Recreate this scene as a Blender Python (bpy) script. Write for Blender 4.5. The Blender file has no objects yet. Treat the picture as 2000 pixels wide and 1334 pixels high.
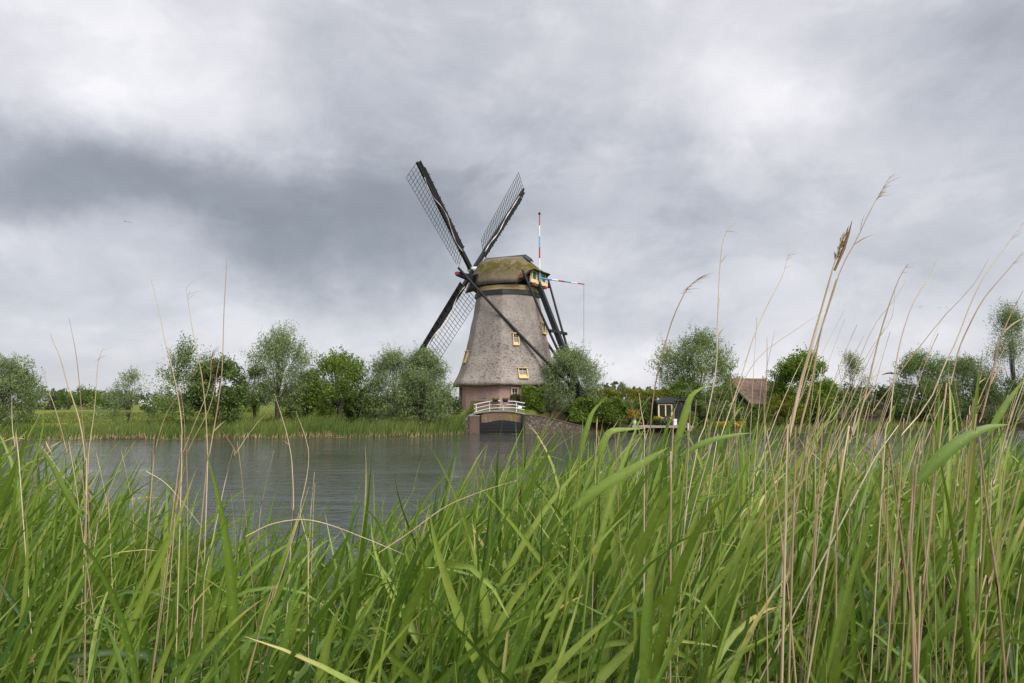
import bpy, math, random
import numpy as np
from mathutils import Vector

random.seed(7)
rng = np.random.default_rng(11)
scn = bpy.context.scene
COL = scn.collection

# ------------------------------------------------------------------ camera
EYE = 2.85                      # above the water (z = 0)
F = 1333.33                     # focal length in pixels of the 2000 px wide frame
PITCH = math.atan(118 / F)
cam_data = bpy.data.cameras.new("camera")
cam_data.sensor_width = 36
cam_data.lens = 24
cam_data.clip_start = 0.05
cam_data.clip_end = 6000
cam = bpy.data.objects.new("camera", cam_data)
COL.objects.link(cam)
cam.location = (0, 0, EYE)
cam.rotation_euler = (math.pi / 2 + PITCH, 0, 0)
scn.camera = cam

# ------------------------------------------------------------------ view
scn.view_settings.view_transform = 'Standard'
scn.view_settings.look = 'None'
scn.view_settings.gamma = 1
scn.view_settings.use_curve_mapping = False
scn.view_settings.exposure = 0.42
scn.cycles.max_bounces = 8
scn.cycles.transparent_max_bounces = 8
scn.cycles.use_denoising = True

# ------------------------------------------------------------------ sun (soft, behind cloud)
SUN_EL, SUN_AZ = math.radians(42), math.radians(142)      # azimuth clockwise from +Y
sd = bpy.data.lights.new("sun", 'SUN')
sd.energy = 2.5
sd.angle = math.radians(35)
sd.color = (1.0, 0.95, 0.87)
sun = bpy.data.objects.new("sun", sd)
COL.objects.link(sun)
_d = Vector((math.sin(SUN_AZ) * math.cos(SUN_EL), math.cos(SUN_AZ) * math.cos(SUN_EL), math.sin(SUN_EL)))
sun.rotation_euler = (-_d).to_track_quat('-Z', 'Y').to_euler()

# ------------------------------------------------------------------ world: clouded sky
world = bpy.data.worlds.new("World")
scn.world = world
world.use_nodes = True
WT = world.node_tree
WT.nodes.clear()


class NG:
    """small helper round a node tree"""
    def __init__(self, t):
        self.t = t

    def n(self, kind, **kw):
        nd = self.t.nodes.new(kind)
        for k, v in kw.items():
            setattr(nd, k, v)
        return nd

    def l(self, a, b):
        self.t.links.new(a, b)

    def put(self, sock, v):
        if isinstance(v, bpy.types.NodeSocket):
            self.l(v, sock)
        elif v is not None:
            sock.default_value = v

    def m(self, op, a, b=None, c=None, clamp=False):
        nd = self.n('ShaderNodeMath', operation=op)
        nd.use_clamp = clamp
        self.put(nd.inputs[0], a)
        if b is not None:
            self.put(nd.inputs[1], b)
        if c is not None:
            self.put(nd.inputs[2], c)
        return nd.outputs[0]

    def noise(self, vec, scale, detail=4, rough=.55, out='Fac', **kw):
        nd = self.n('ShaderNodeTexNoise')
        self.put(nd.inputs['Vector'], vec)
        nd.inputs['Scale'].default_value = scale
        nd.inputs['Detail'].default_value = detail
        nd.inputs['Roughness'].default_value = rough
        for k, v in kw.items():
            nd.inputs[k].default_value = v
        return nd.outputs[out]

    def ramp(self, fac, stops, interp='LINEAR'):
        nd = self.n('ShaderNodeValToRGB')
        nd.color_ramp.interpolation = interp
        e = nd.color_ramp.elements
        while len(e) < len(stops):
            e.new(0.5)
        for el, (p, c) in zip(e, stops):
            el.position = p
            el.color = (c[0], c[1], c[2], 1) if not isinstance(c, (int, float)) else (c, c, c, 1)
        self.put(nd.inputs[0], fac)
        return nd.outputs[0]

    def mix(self, fac, a, b, mode='MIX'):
        nd = self.n('ShaderNodeMix', data_type='RGBA', blend_type=mode)
        self.put(nd.inputs[0], fac)
        for s, v in ((nd.inputs[6], a), (nd.inputs[7], b)):
            if isinstance(v, (tuple, list)):
                v = (v[0], v[1], v[2], 1)
            self.put(s, v)
        return nd.outputs[2]

    def mapping(self, vec, scale=(1, 1, 1), rot=(0, 0, 0)):
        nd = self.n('ShaderNodeMapping')
        self.put(nd.inputs['Vector'], vec)
        nd.inputs['Scale'].default_value = scale
        nd.inputs['Rotation'].default_value = rot
        return nd.outputs[0]


def build_sky():
    g = NG(WT)
    tc = g.n('ShaderNodeTexCoord')
    D = tc.outputs['Generated']
    sep = g.n('ShaderNodeSeparateXYZ')
    g.l(D, sep.inputs[0])
    x, y, z = sep.outputs
    # position of the clouds: bearing u and height v of the direction, stirred by noise
    u0 = g.m('ARCTAN2', x, y)
    v0 = g.m('ARCSINE', z)
    w1 = g.n('ShaderNodeTexNoise')
    g.l(D, w1.inputs['Vector'])
    w1.inputs['Scale'].default_value = 3.2
    w1.inputs['Detail'].default_value = 6
    w1.inputs['Roughness'].default_value = .6
    ws = g.n('ShaderNodeSeparateColor')
    g.l(w1.outputs['Color'], ws.inputs[0])
    u = g.m('MULTIPLY_ADD', g.m('SUBTRACT', ws.outputs[0], .5), .34, u0)
    v = g.m('MULTIPLY_ADD', g.m('SUBTRACT', ws.outputs[1], .5), .22, v0)

    def uv(px, py):
        a, b = (px - 1000) / F, (667 - py) / F
        cp, sp = math.cos(PITCH), math.sin(PITCH)
        d = Vector((a, cp - b * sp, sp + b * cp)).normalized()
        return math.atan2(d.x, d.y), math.asin(d.z)
    # cloud banks: bearing/height given by the place they stand over, spread, brightness
    blobs = [
        (330, 130, 190, 110, .27), (60, 60, 170, 110, .03), (200, 250, 200, 60, .06),
        (100, 360, 260, 75, -.23), (420, 360, 300, 70, -.17), (640, 440, 260, 75, -.20),
        (760, 190, 190, 160, -.09), (950, 400, 300, 90, -.15), (1010, 270, 260, 70, -.05),
        (1080, 120, 110, 60, .11), (1450, 235, 150, 80, .28), (1330, 120, 200, 120, .10),
        (1250, 420, 240, 50, -.10), (1650, 330, 260, 90, .04), (1960, 90, 150, 130, -.12),
        (120, 470, 170, 45, .10), (330, 475, 130, 40, .08), (20, 580, 260, 70, -.04),
        (560, 520, 200, 40, -.10), (700, 620, 300, 55, .07), (1220, 700, 240, 45, .17),
        (1500, 520, 250, 60, .03), (1750, 560, 220, 50, -.02), (60, 690, 300, 50, .06),
        (1700, 690, 350, 45, .10), (900, 20, 300, 70, .05), (420, 600, 260, 40, .02),
    ]
    tot = None
    for (px, py, sx, sy, amp) in blobs:
        cu, cv = uv(px, py)
        su, sv = sx / F, sy / F
        a = g.m('MULTIPLY', g.m('SUBTRACT', u, cu), 1 / su)
        b = g.m('MULTIPLY', g.m('SUBTRACT', v, cv), 1 / sv)
        r = g.m('MULTIPLY_ADD', a, a, g.m('MULTIPLY', b, b))
        e = g.m('POWER', 2.0, g.m('MULTIPLY', r, -1.0))
        tot = g.m('MULTIPLY_ADD', e, amp * (.82 if amp > 0 else .68), 0.515 if tot is None else tot)
    # finer billows, a little flattened
    cx = g.mapping(D, (1.0, 1.0, 1.75))
    b1 = g.noise(cx, 3.1, 8, .56, Distortion=.35)
    b2 = g.noise(cx, 7.5, 8, .58, Distortion=.5)
    b3 = g.ramp(g.noise(cx, 4.2, 9, .58, Distortion=.4), [(.38, 0), (.50, .35), (.56, .8), (.66, 1)])
    tot = g.m('MULTIPLY_ADD', g.m('SUBTRACT', b1, .5), .36, tot)
    tot = g.m('MULTIPLY_ADD', g.m('SUBTRACT', b2, .5), .18, tot)
    tot = g.m('MULTIPLY_ADD', g.m('SUBTRACT', b3, .55), .10, tot)
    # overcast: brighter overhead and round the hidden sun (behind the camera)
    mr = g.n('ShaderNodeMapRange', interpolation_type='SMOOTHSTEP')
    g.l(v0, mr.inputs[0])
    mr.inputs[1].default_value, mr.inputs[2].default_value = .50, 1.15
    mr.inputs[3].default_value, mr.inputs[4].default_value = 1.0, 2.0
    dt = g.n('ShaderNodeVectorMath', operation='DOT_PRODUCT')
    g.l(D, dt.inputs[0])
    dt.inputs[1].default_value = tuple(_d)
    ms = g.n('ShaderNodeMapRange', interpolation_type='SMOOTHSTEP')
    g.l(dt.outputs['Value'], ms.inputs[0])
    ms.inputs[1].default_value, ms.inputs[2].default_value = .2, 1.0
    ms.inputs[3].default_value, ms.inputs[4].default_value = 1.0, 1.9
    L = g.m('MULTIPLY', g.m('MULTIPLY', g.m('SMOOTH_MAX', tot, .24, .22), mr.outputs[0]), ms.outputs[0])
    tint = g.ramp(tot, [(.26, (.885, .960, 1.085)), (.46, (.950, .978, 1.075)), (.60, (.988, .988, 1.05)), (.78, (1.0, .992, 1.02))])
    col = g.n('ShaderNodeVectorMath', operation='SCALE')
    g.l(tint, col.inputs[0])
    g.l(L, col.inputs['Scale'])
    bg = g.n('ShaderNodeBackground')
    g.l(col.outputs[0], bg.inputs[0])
    sky = g.n('ShaderNodeTexSky', sky_type='NISHITA')
    sky.sun_disc = False
    sky.sun_elevation = SUN_EL
    sky.sun_rotation = SUN_AZ
    bs = g.n('ShaderNodeBackground')
    g.l(sky.outputs[0], bs.inputs[0])
    bs.inputs[1].default_value = 0.06
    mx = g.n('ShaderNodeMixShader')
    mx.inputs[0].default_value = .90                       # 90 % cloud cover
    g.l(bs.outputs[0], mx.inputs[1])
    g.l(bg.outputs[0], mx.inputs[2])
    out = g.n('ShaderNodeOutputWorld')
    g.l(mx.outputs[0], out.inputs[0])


build_sky()

# ------------------------------------------------------------------ helpers
CP, SP = math.cos(PITCH), math.sin(PITCH)


def ray(px, py):
    a, b = (px - 1000) / F, (667 - py) / F
    return np.array((a, CP - b * SP, SP + b * CP))


def P(px, py, Y):
    """the point at distance Y in front of the camera seen at a place in the photo"""
    d = ray(px, py)
    return np.array((0, 0, EYE)) + d * (Y / d[1])


def XX(px, Y):
    return (px - 1000) / F * (CP + (EYE and 0)) ** 0 * Y


def ZZ(py, Y):
    return P(1000, py, Y)[2]


def tag(o, label=None, cat=None, group=None, kind=None):
    if label:
        o['label'] = label
    if cat:
        o['category'] = cat
    if group:
        o['group'] = group
    if kind:
        o['kind'] = kind
    return o


def thing(name, label, cat, loc=(0, 0, 0), group=None):
    o = bpy.data.objects.new(name, None)
    COL.objects.link(o)
    o.location = tuple(float(q) for q in loc)
    o.empty_display_size = .2
    return tag(o, label, cat, group)


def root_loc(p):
    v = np.zeros(3)
    while p is not None:
        v = v + np.array(p.location)
        p = p.parent
    return v


def link_mesh(name, me, mat, parent=None, smooth=False):
    if mat is not None:
        for m_ in (mat if isinstance(mat, (list, tuple)) else [mat]):
            me.materials.append(m_)
    if smooth:
        me.polygons.foreach_set('use_smooth', np.ones(len(me.polygons), bool))
    o = bpy.data.objects.new(name, me)
    COL.objects.link(o)
    if parent is not None:
        o.parent = parent
    return o


def np_mesh(name, V, Fc, mat, parent=None, tint=None, smooth=False, loc=None):
    """V (n,3) world coordinates, Fc (m,k): one mesh"""
    V = np.asarray(V, np.float32)
    Fc = np.asarray(Fc, np.int32)
    off = root_loc(parent) if parent is not None else (np.array(loc) if loc is not None else np.zeros(3))
    me = bpy.data.meshes.new(name)
    k = Fc.shape[1]
    me.vertices.add(len(V))
    me.vertices.foreach_set('co', (V - off).astype(np.float32).ravel())
    me.loops.add(Fc.size)
    me.loops.foreach_set('vertex_index', Fc.ravel())
    me.polygons.add(len(Fc))
    me.polygons.foreach_set('loop_start', np.arange(0, Fc.size, k, dtype=np.int32))
    me.polygons.foreach_set('loop_total', np.full(len(Fc), k, np.int32))
    if tint is not None:
        at = me.attributes.new('tint', 'FLOAT', 'POINT')
        at.data.foreach_set('value', np.asarray(tint, np.float32))
    me.update(calc_edges=True)
    o = link_mesh(name, me, mat, parent, smooth)
    if parent is None and loc is not None:
        o.location = tuple(loc)
    return o


class MB:
    def __init__(self):
        self.v, self.f, self.mi = [], [], []
        self.cur = 0

    def add(self, vs, fs):
        b = len(self.v)
        self.v += [tuple(float(c) for c in q) for q in vs]
        self.f += [tuple(b + i for i in q) for q in fs]
        self.mi += [self.cur] * len(fs)

    def hexa(self, c8):
        self.add(c8, [(0, 3, 2, 1), (4, 5, 6, 7), (0, 1, 5, 4), (1, 2, 6, 5), (2, 3, 7, 6), (3, 0, 4, 7)])

    def box(self, lo, hi):
        x0, y0, z0 = lo
        x1, y1, z1 = hi
        self.hexa([(x0, y0, z0), (x1, y0, z0), (x1, y1, z0), (x0, y1, z0), (x0, y0, z1), (x1, y0, z1), (x1, y1, z1), (x0, y1, z1)])

    def obox(self, o, ax, ay, az, lo, hi):
        o, ax, ay, az = (np.asarray(q, float) for q in (o, ax, ay, az))
        c = []
        for k in (lo[2], hi[2]):
            for (i, j) in ((lo[0], lo[1]), (hi[0], lo[1]), (hi[0], hi[1]), (lo[0], hi[1])):
                c.append(o + ax * i + ay * j + az * k)
        self.hexa(c)

    def beam(self, a, b, w, h=None, up=(0, 0, 1), w2=None, h2=None):
        h = h or w
        w2 = w2 or w
        h2 = h2 or h
        a, b, up = np.asarray(a, float), np.asarray(b, float), np.asarray(up, float)
        d = b - a
        d /= np.linalg.norm(d)
        s = np.cross(d, up)
        if np.linalg.norm(s) < 1e-4:
            s = np.cross(d, (1, 0, 0))
        s /= np.linalg.norm(s)
        n = np.cross(s, d)
        c = []
        for (p, ww, hh) in ((a, w, h), (b, w2, h2)):
            for (i, j) in ((-1, -1), (1, -1), (1, 1), (-1, 1)):
                c.append(p + s * i * ww / 2 + n * j * hh / 2)
        self.hexa(c)

    def tube(self, pts, rad, n=8, caps=True):
        pts = [np.asarray(p, float) for p in pts]
        if not hasattr(rad, '__len__'):
            rad = [rad] * len(pts)
        vs, fs = [], []
        ref = np.array((0.31, 0.91, 0.17))
        for i, p in enumerate(pts):
            d = pts[min(i + 1, len(pts) - 1)] - pts[max(i - 1, 0)]
            d = d / (np.linalg.norm(d) + 1e-9)
            s = np.cross(d, ref)
            s /= np.linalg.norm(s) + 1e-9
            t = np.cross(d, s)
            for k in range(n):
                a = 2 * math.pi * k / n
                vs.append(p + (s * math.cos(a) + t * math.sin(a)) * rad[i])
        for i in range(len(pts) - 1):
            for k in range(n):
                fs.append((i * n + k, i * n + (k + 1) % n, (i + 1) * n + (k + 1) % n, (i + 1) * n + k))
        if caps:
            fs.append(tuple(range(n))[::-1])
            fs.append(tuple((len(pts) - 1) * n + k for k in range(n)))
        self.add(vs, fs)

    def rings(self, rings, closed=True, cap0=False, cap1=False):
        n = len(rings[0])
        vs = [p for r in rings for p in r]
        fs = []
        for i in range(len(rings) - 1):
            for k in range(n if closed else n - 1):
                fs.append((i * n + k, i * n + (k + 1) % n, (i + 1) * n + (k + 1) % n, (i + 1) * n + k))
        if cap0:
            fs.append(tuple(range(n))[::-1])
        if cap1:
            fs.append(tuple((len(rings) - 1) * n + k for k in range(n)))
        self.add(vs, fs)

    def prism(self, poly, d0, d1):
        """poly: world points in one plane; extruded between two offset vectors"""
        n = len(poly)
        d0, d1 = np.asarray(d0, float), np.asarray(d1, float)
        vs = [np.asarray(p, float) + d0 for p in poly] + [np.asarray(p, float) + d1 for p in poly]
        fs = [tuple(range(n))[::-1], tuple(range(n, 2 * n))]
        fs += [(i, (i + 1) % n, n + (i + 1) % n, n + i) for i in range(n)]
        self.add(vs, fs)

    def build(self, name, mat, parent=None, smooth=False, bevel=0, loc=None):
        off = root_loc(parent) if parent is not None else (np.array(loc, float) if loc is not None else np.zeros(3))
        me = bpy.data.meshes.new(name)
        me.from_pydata([tuple(np.array(q) - off) for q in self.v], [], self.f)
        me.polygons.foreach_set('material_index', np.array(self.mi, np.int32))
        me.update()
        o = link_mesh(name, me, mat, parent, smooth)
        if parent is None and loc is not None:
            o.location = tuple(float(q) for q in loc)
        if bevel:
            b = o.modifiers.new('bevel', 'BEVEL')
            b.width = bevel
            b.segments = 1
            b.limit_method = 'ANGLE'
        return o


# ------------------------------------------------------------------ materials
MATS = {}


def new_mat(name):
    m = bpy.data.materials.new(name)
    m.use_nodes = True
    m.node_tree.nodes.clear()
    g = NG(m.node_tree)
    out = g.n('ShaderNodeOutputMaterial')
    return m, g, out


def principled(g, out, color, rough=.7, spec=.3, bump=None, bstr=.3, bdist=.02, **kw):
    p = g.n('ShaderNodeBsdfPrincipled')
    if isinstance(color, tuple):
        color = (color[0], color[1], color[2], 1)
    g.put(p.inputs['Base Color'], color)
    g.put(p.inputs['Roughness'], rough)
    p.inputs['Specular IOR Level'].default_value = spec
    for k, v in kw.items():
        g.put(p.inputs[k.replace('_', ' ')], v)
    if bump is not None:
        b = g.n('ShaderNodeBump')
        b.inputs['Strength'].default_value = bstr
        b.inputs['Distance'].default_value = bdist
        g.l(bump, b.inputs['Height'])
        g.l(b.outputs[0], p.inputs['Normal'])
    g.l(p.outputs[0], out.inputs[0])
    return p


def worn(name, c, var=.25, scale=6, rough=.7, spec=.3, stretch=(1, 1, 1), bstr=.25):
    """paint or timber with uneven wear"""
    if name in MATS:
        return MATS[name]
    m, g, out = new_mat(name)
    tc = g.n('ShaderNodeTexCoord').outputs['Object']
    mp = g.mapping(tc, stretch)
    n1 = g.noise(mp, scale, 5, .6)
    n2 = g.noise(mp, scale * 7, 3, .6)
    f = g.m('ADD', g.m('MULTIPLY', n1, .65), g.m('MULTIPLY', n2, .35))
    lo = tuple(q * (1 - var) for q in c)
    hi = tuple(min(1, q * (1 + var)) for q in c)
    col = g.ramp(f, [(.3, lo), (.7, hi)])
    principled(g, out, col, rough, spec, n2, bstr, .01)
    MATS[name] = m
    return m


def leaf_mat(name, dark, mid, light, transl=.30, rough=.55, spec=.25, tip=None):
    m, g, out = new_mat(name)
    at = g.n('ShaderNodeAttribute', attribute_name='tint')
    if tip:
        # fine lengthwise veins, and tips that have gone yellow
        col = g.ramp(at.outputs['Fac'], [(0, dark), (.42, mid), (.80, light), (.90, tip), (1, tuple(q * 1.1 for q in tip))])
        tc = g.n('ShaderNodeTexCoord').outputs['Object']
        blot = g.noise(tc, 38, 3, .7)
        col = g.mix(g.ramp(blot, [(.30, .45), (.46, 0)]), col, tuple(q * .55 for q in mid))
        col = g.mix(g.ramp(g.noise(tc, 90, 2, .6), [(.62, 0), (.70, .5)]), col, tuple(q * 1.25 for q in light))
    else:
        col = g.ramp(at.outputs['Fac'], [(0, dark), (.5, mid), (1, light)])
    p = g.n('ShaderNodeBsdfPrincipled')
    g.l(col, p.inputs['Base Color'])
    p.inputs['Roughness'].default_value = rough
    p.inputs['Specular IOR Level'].default_value = spec
    t = g.n('ShaderNodeBsdfTranslucent')
    g.l(g.mix(.4, col, (.26, .38, .012), 'MIX') if transl > .2 else col, t.inputs[0])
    mx = g.n('ShaderNodeMixShader')
    mx.inputs[0].default_value = transl
    g.l(p.outputs[0], mx.inputs[1])
    g.l(t.outputs[0], mx.inputs[2])
    g.l(mx.outputs[0], out.inputs[0])
    MATS[name] = m
    return m


M_reed = leaf_mat('reed_leaf', (.028, .074, .011), (.108, .184, .022), (.265, .335, .062), .27, .42, .33, (.46, .38, .14))
M_reedstem = leaf_mat('reed_stem', (.13, .19, .03), (.20, .26, .045), (.28, .30, .08), .12, .5, .3)
M_fringe = leaf_mat('fringe_reed', (.075, .125, .028), (.135, .190, .045), (.24, .26, .075), .3)
M_willow = leaf_mat('willow_leaf', (0.082, 0.118, 0.047), (0.165, 0.216, 0.084), (0.295, 0.344, 0.160), .22, .5, .3)
M_poplar = leaf_mat('poplar_leaf', (0.062, 0.096, 0.025), (0.131, 0.189, 0.052), (0.236, 0.298, 0.094), .25, .5, .3)
M_broad = leaf_mat('broad_leaf', (0.050, 0.086, 0.016), (0.110, 0.164, 0.026), (0.195, 0.258, 0.039), .25)
M_dark = leaf_mat('dark_leaf', (0.034, 0.062, 0.017), (0.069, 0.113, 0.029), (0.143, 0.194, 0.051), .2)
M_bright = leaf_mat('bright_leaf', (0.057, 0.108, 0.012), (0.122, 0.193, 0.020), (0.215, 0.276, 0.037), .28)
M_yellowish = leaf_mat('yellow_green_leaf', (0.083, 0.100, 0.012), (0.179, 0.192, 0.019), (0.302, 0.264, 0.026), .28)
M_orange = leaf_mat('orange_leaf', (.14, .05, .012), (.30, .15, .02), (.40, .24, .03), .3)
M_farleaf = leaf_mat('far_leaf', (0.052, 0.071, 0.034), (0.092, 0.115, 0.055), (0.149, 0.172, 0.086), .2)
M_nettle = leaf_mat('nettle_leaf', (.020, .042, .010), (.038, .072, .014), (.075, .115, .022), .25)
M_yel = leaf_mat('yellow_petal', (.55, .35, .02), (.65, .45, .02), (.75, .55, .05), .2)
M_wht = leaf_mat('white_petal', (.6, .6, .55), (.7, .7, .65), (.8, .8, .75), .2)
M_pink = leaf_mat('pink_petal', (.45, .12, .16), (.55, .2, .25), (.6, .35, .38), .2)
M_dry = leaf_mat('dry_straw', (.27, .19, .105), (.46, .35, .205), (.66, .55, .38), .08, .6, .25)
M_seed = leaf_mat('seed_head', (.13, .085, .05), (.26, .18, .10), (.50, .38, .22), .15, .8, .1)
M_bark = worn('bark', (.075, .062, .048), .5, 8, .9, .1, (3, 3, .6), .8)
M_black = worn('tarred_timber', (.017, .017, .019), .4, 5, .6, .25, (1, 1, 1), .3)
M_band = worn('black_band', (.030, .031, .034), .3, 3, .55, .3)
M_ochre = worn('ochre_paint', (.56, .41, .19), .22, 5, .6, .3)
M_cream = worn('cream_paint', (.70, .55, .28), .12, 5, .6, .3)
M_white = worn('white_paint', (.72, .72, .70), .12, 8, .5, .35)
M_red = worn('red_paint', (.36, .035, .040), .15, 8, .5, .35)
M_blue = worn('blue_paint', (.12, .34, .60), .12, 8, .5, .35)
M_greenp = worn('green_paint', (.020, .105, .075), .3, 8, .45, .35)
M_glass = worn('dark_glass', (.018, .021, .024), .2, 3, .12, .3)
M_cloth = worn('sail_cloth', (.62, .58, .50), .25, 4, .85, .1)
M_cord = worn('cord', (.05, .05, .05), .1, 5)
M_grey = worn('grey_stone', (.26, .25, .22), .35, 3, .85, .15)
M_deck = worn('weathered_board', (.30, .27, .235), .25, 5, .8, .2, (6, 1, 1))
M_pot = worn('black_pot', (.02, .02, .022), .2, 5, .5, .3)
M_zinc = worn('pale_pot', (.60, .60, .58), .12, 5, .5, .3)
M_iron = worn('pylon_steel', (.22, .25, .28), .1, 5)
M_brown = worn('brown_timber', (.10, .055, .035), .4, 5, .8, .2, (4, 1, 1))
M_bird = worn('bird_feathers', (.018, .016, .017), .3, 9, .7, .2)


def thatch(name, base, moss=False, scale=1.0):
    m, g, out = new_mat(name)
    tc = g.n('ShaderNodeTexCoord').outputs['Object']
    st = g.mapping(tc, (1, 1, .35))
    big = g.noise(tc, .45, 4, .6)
    mid = g.noise(st, 3.2 * scale, 6, .68)
    fine = g.noise(st, 15 * scale, 4, .75)
    peck = g.noise(g.mapping(tc, (.62, .62, 1.25)), 5.6 * scale, 6, .82)
    col = g.ramp(g.m('ADD', g.m('MULTIPLY', mid, .5), g.m('MULTIPLY', fine, .5)),
                 [(.30, tuple(q * .42 for q in base)), (.48, base), (.72, tuple(q * 1.45 for q in base))])
    col = g.mix(g.ramp(big, [(.35, .40), (.62, 0)]), col, (base[0] * .70, base[1] * .66, base[2] * .62))
    if not moss:
        sp = g.n('ShaderNodeSeparateXYZ')
        g.l(tc, sp.inputs[0])
        # weathered lower thatch is pecked full of small dark holes
        hgt = g.ramp(g.m('MULTIPLY_ADD', sp.outputs[2], 1 / 12., -.2), [(.30, 1.0), (.75, .35)])
        hole = g.m('MULTIPLY', g.ramp(peck, [(.53, 0), (.585, 1)]), hgt)
        col = g.mix(hole, col, tuple(q * .26 for q in base))
        pale = g.m('MULTIPLY', g.ramp(big, [(.45, 0), (.70, .35)]), 1.0)
        col = g.mix(pale, col, tuple(min(1, q * 1.35) for q in base))
        # darker streaky green-grey weathering under the top band
        top = g.ramp(g.m('MULTIPLY_ADD', sp.outputs[2], 1 / 12., -.2), [(.72, 0), (.80, .55)])
        col = g.mix(g.m('MULTIPLY', top, g.ramp(mid, [(.35, .3), (.6, 1)])), col, (.27, .275, .215))
    else:
        sp = g.n('ShaderNodeSeparateXYZ')
        g.l(tc, sp.inputs[0])
        zz = g.ramp(g.m('MULTIPLY_ADD', sp.outputs[2], 1 / 4., -12.6 / 4), [(.10, 0), (.36, 1), (.60, 1), (.74, 0)])
        mm = g.m('MULTIPLY', zz, g.ramp(g.noise(tc, 1.1, 6, .7), [(.34, 0), (.54, .95)]))
        mc = g.ramp(fine, [(.3, (.042, .038, .008)), (.55, (.085, .074, .009)), (.75, (.135, .112, .022))])
        col = g.mix(mm, col, mc)
        hole = g.ramp(peck, [(.54, 0), (.64, .75)])
        col = g.mix(hole, col, tuple(q * .35 for q in base))
    principled(g, out, col, .95, .08, g.m('ADD', g.m('MULTIPLY', fine, .6), mid), .55, .09)
    return m


M_thatch = thatch('thatch', (.285, .248, .218))
M_capthatch = thatch('cap_thatch', (.195, .155, .112), True, 1.3)


def brick(name, c1, c2, mortar, scale, stain=None):
    m, g, out = new_mat(name)
    tc = g.n('ShaderNodeTexCoord').outputs['UV'] if False else g.n('ShaderNodeTexCoord').outputs['Object']
    sp = g.n('ShaderNodeSeparateXYZ')
    g.l(tc, sp.inputs[0])
    cb = g.n('ShaderNodeCombineXYZ')
    g.l(g.m('ADD', sp.outputs[0], g.m('MULTIPLY', sp.outputs[1], .6)), cb.inputs[0])
    g.l(sp.outputs[2], cb.inputs[1])
    b = g.n('ShaderNodeTexBrick')
    g.l(cb.outputs[0], b.inputs['Vector'])
    b.inputs['Color1'].default_value = (*c1, 1)
    b.inputs['Color2'].default_value = (*c2, 1)
    b.inputs['Mortar'].default_value = (*mortar, 1)
    b.inputs['Scale'].default_value = scale
    b.inputs['Mortar Size'].default_value = .018
    b.inputs['Brick Width'].default_value = .5
    b.inputs['Row Height'].default_value = .16
    n1 = g.noise(tc, 1.1, 6, .65)
    n2 = g.noise(tc, 9, 4, .7)
    col = g.mix(g.ramp(n1, [(.35, .55), (.6, 0)]), b.outputs['Color'], tuple(q * .62 for q in c1))
    col = g.mix(g.ramp(n2, [(.55, 0), (.72, .5)]), col, tuple(min(1, q * 1.6) for q in mortar))
    if stain == 'lichen':
        n3 = g.noise(tc, 1.7, 5, .7)
        col = g.mix(g.ramp(n3, [(.46, 0), (.56, .8)]), col, (.17, .145, .03))
        n4 = g.noise(g.mapping(tc, (2.2, 2.2, .6)), 1.2, 4, .7)
        col = g.mix(g.ramp(n4, [(.60, 0), (.70, .7)]), col, (.42, .40, .36))
    if stain == 'rubble':
        n3 = g.noise(tc, 5.5, 3, .8)
        col = g.mix(g.ramp(n3, [(.54, 0), (.60, .75)]), col, (.25, .225, .185))
        col = g.mix(g.ramp(n3, [(.36, .8), (.46, 0)]), col, (.05, .05, .035))
    principled(g, out, col, .9, .12, n2, .35, .02)
    return m


M_brick = brick('mill_brick', (.42, .255, .225), (.36, .20, .175), (.44, .35, .31), 4.0)
M_sluicebrick = brick('sluice_brick', (.150, .090, .075), (.115, .070, .060), (.18, .15, .13), 4.0)
M_parapet = brick('parapet_brick', (.190, .105, .085), (.150, .085, .070), (.22, .18, .15), 4.0, 'lichen')
M_rubble = brick('rubble_wall', (.105, .070, .058), (.085, .060, .050), (.14, .12, .10), 4.0, 'rubble')


def ground_mat():
    m, g, out = new_mat('grass_ground')
    tc = g.n('ShaderNodeTexCoord').outputs['Object']
    n1 = g.noise(tc, .16, 5, .6)
    n2 = g.noise(tc, 1.3, 5, .65)
    n3 = g.noise(g.mapping(tc, (1, .35, 1)), 7, 4, .7)
    f = g.m('ADD', g.m('ADD', g.m('MULTIPLY', n1, .45), g.m('MULTIPLY', n2, .35)), g.m('MULTIPLY', n3, .2))
    col = g.ramp(f, [(.34, (.045, .075, .018)), (.46, (.090, .120, .025)), (.55, (.150, .160, .035)), (.68, (.19, .165, .06))])
    sp = g.n('ShaderNodeSeparateXYZ')
    g.l(tc, sp.inputs[0])
    soil = g.ramp(n2, [(.3, (.035, .028, .016)), (.7, (.075, .060, .032))])
    # below the plants of the near bank and at the waterline the soil is bare
    nb = g.ramp(g.m('MULTIPLY', sp.outputs[1], 1 / 20.), [(.50, 1), (.60, 0)])
    wl = g.ramp(g.m('ADD', sp.outputs[2], g.m('MULTIPLY', n2, .15)), [(.20, 1), (.38, 0)])
    gd = g.ramp(g.m('MULTIPLY', sp.outputs[0], 1 / 20.), [(.12, 0), (.18, 1)])
    col = g.mix(g.m('MAXIMUM', g.m('MAXIMUM', nb, wl), gd), col, soil)
    principled(g, out, col, .95, .08, n3, .6, .06)
    return m


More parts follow.
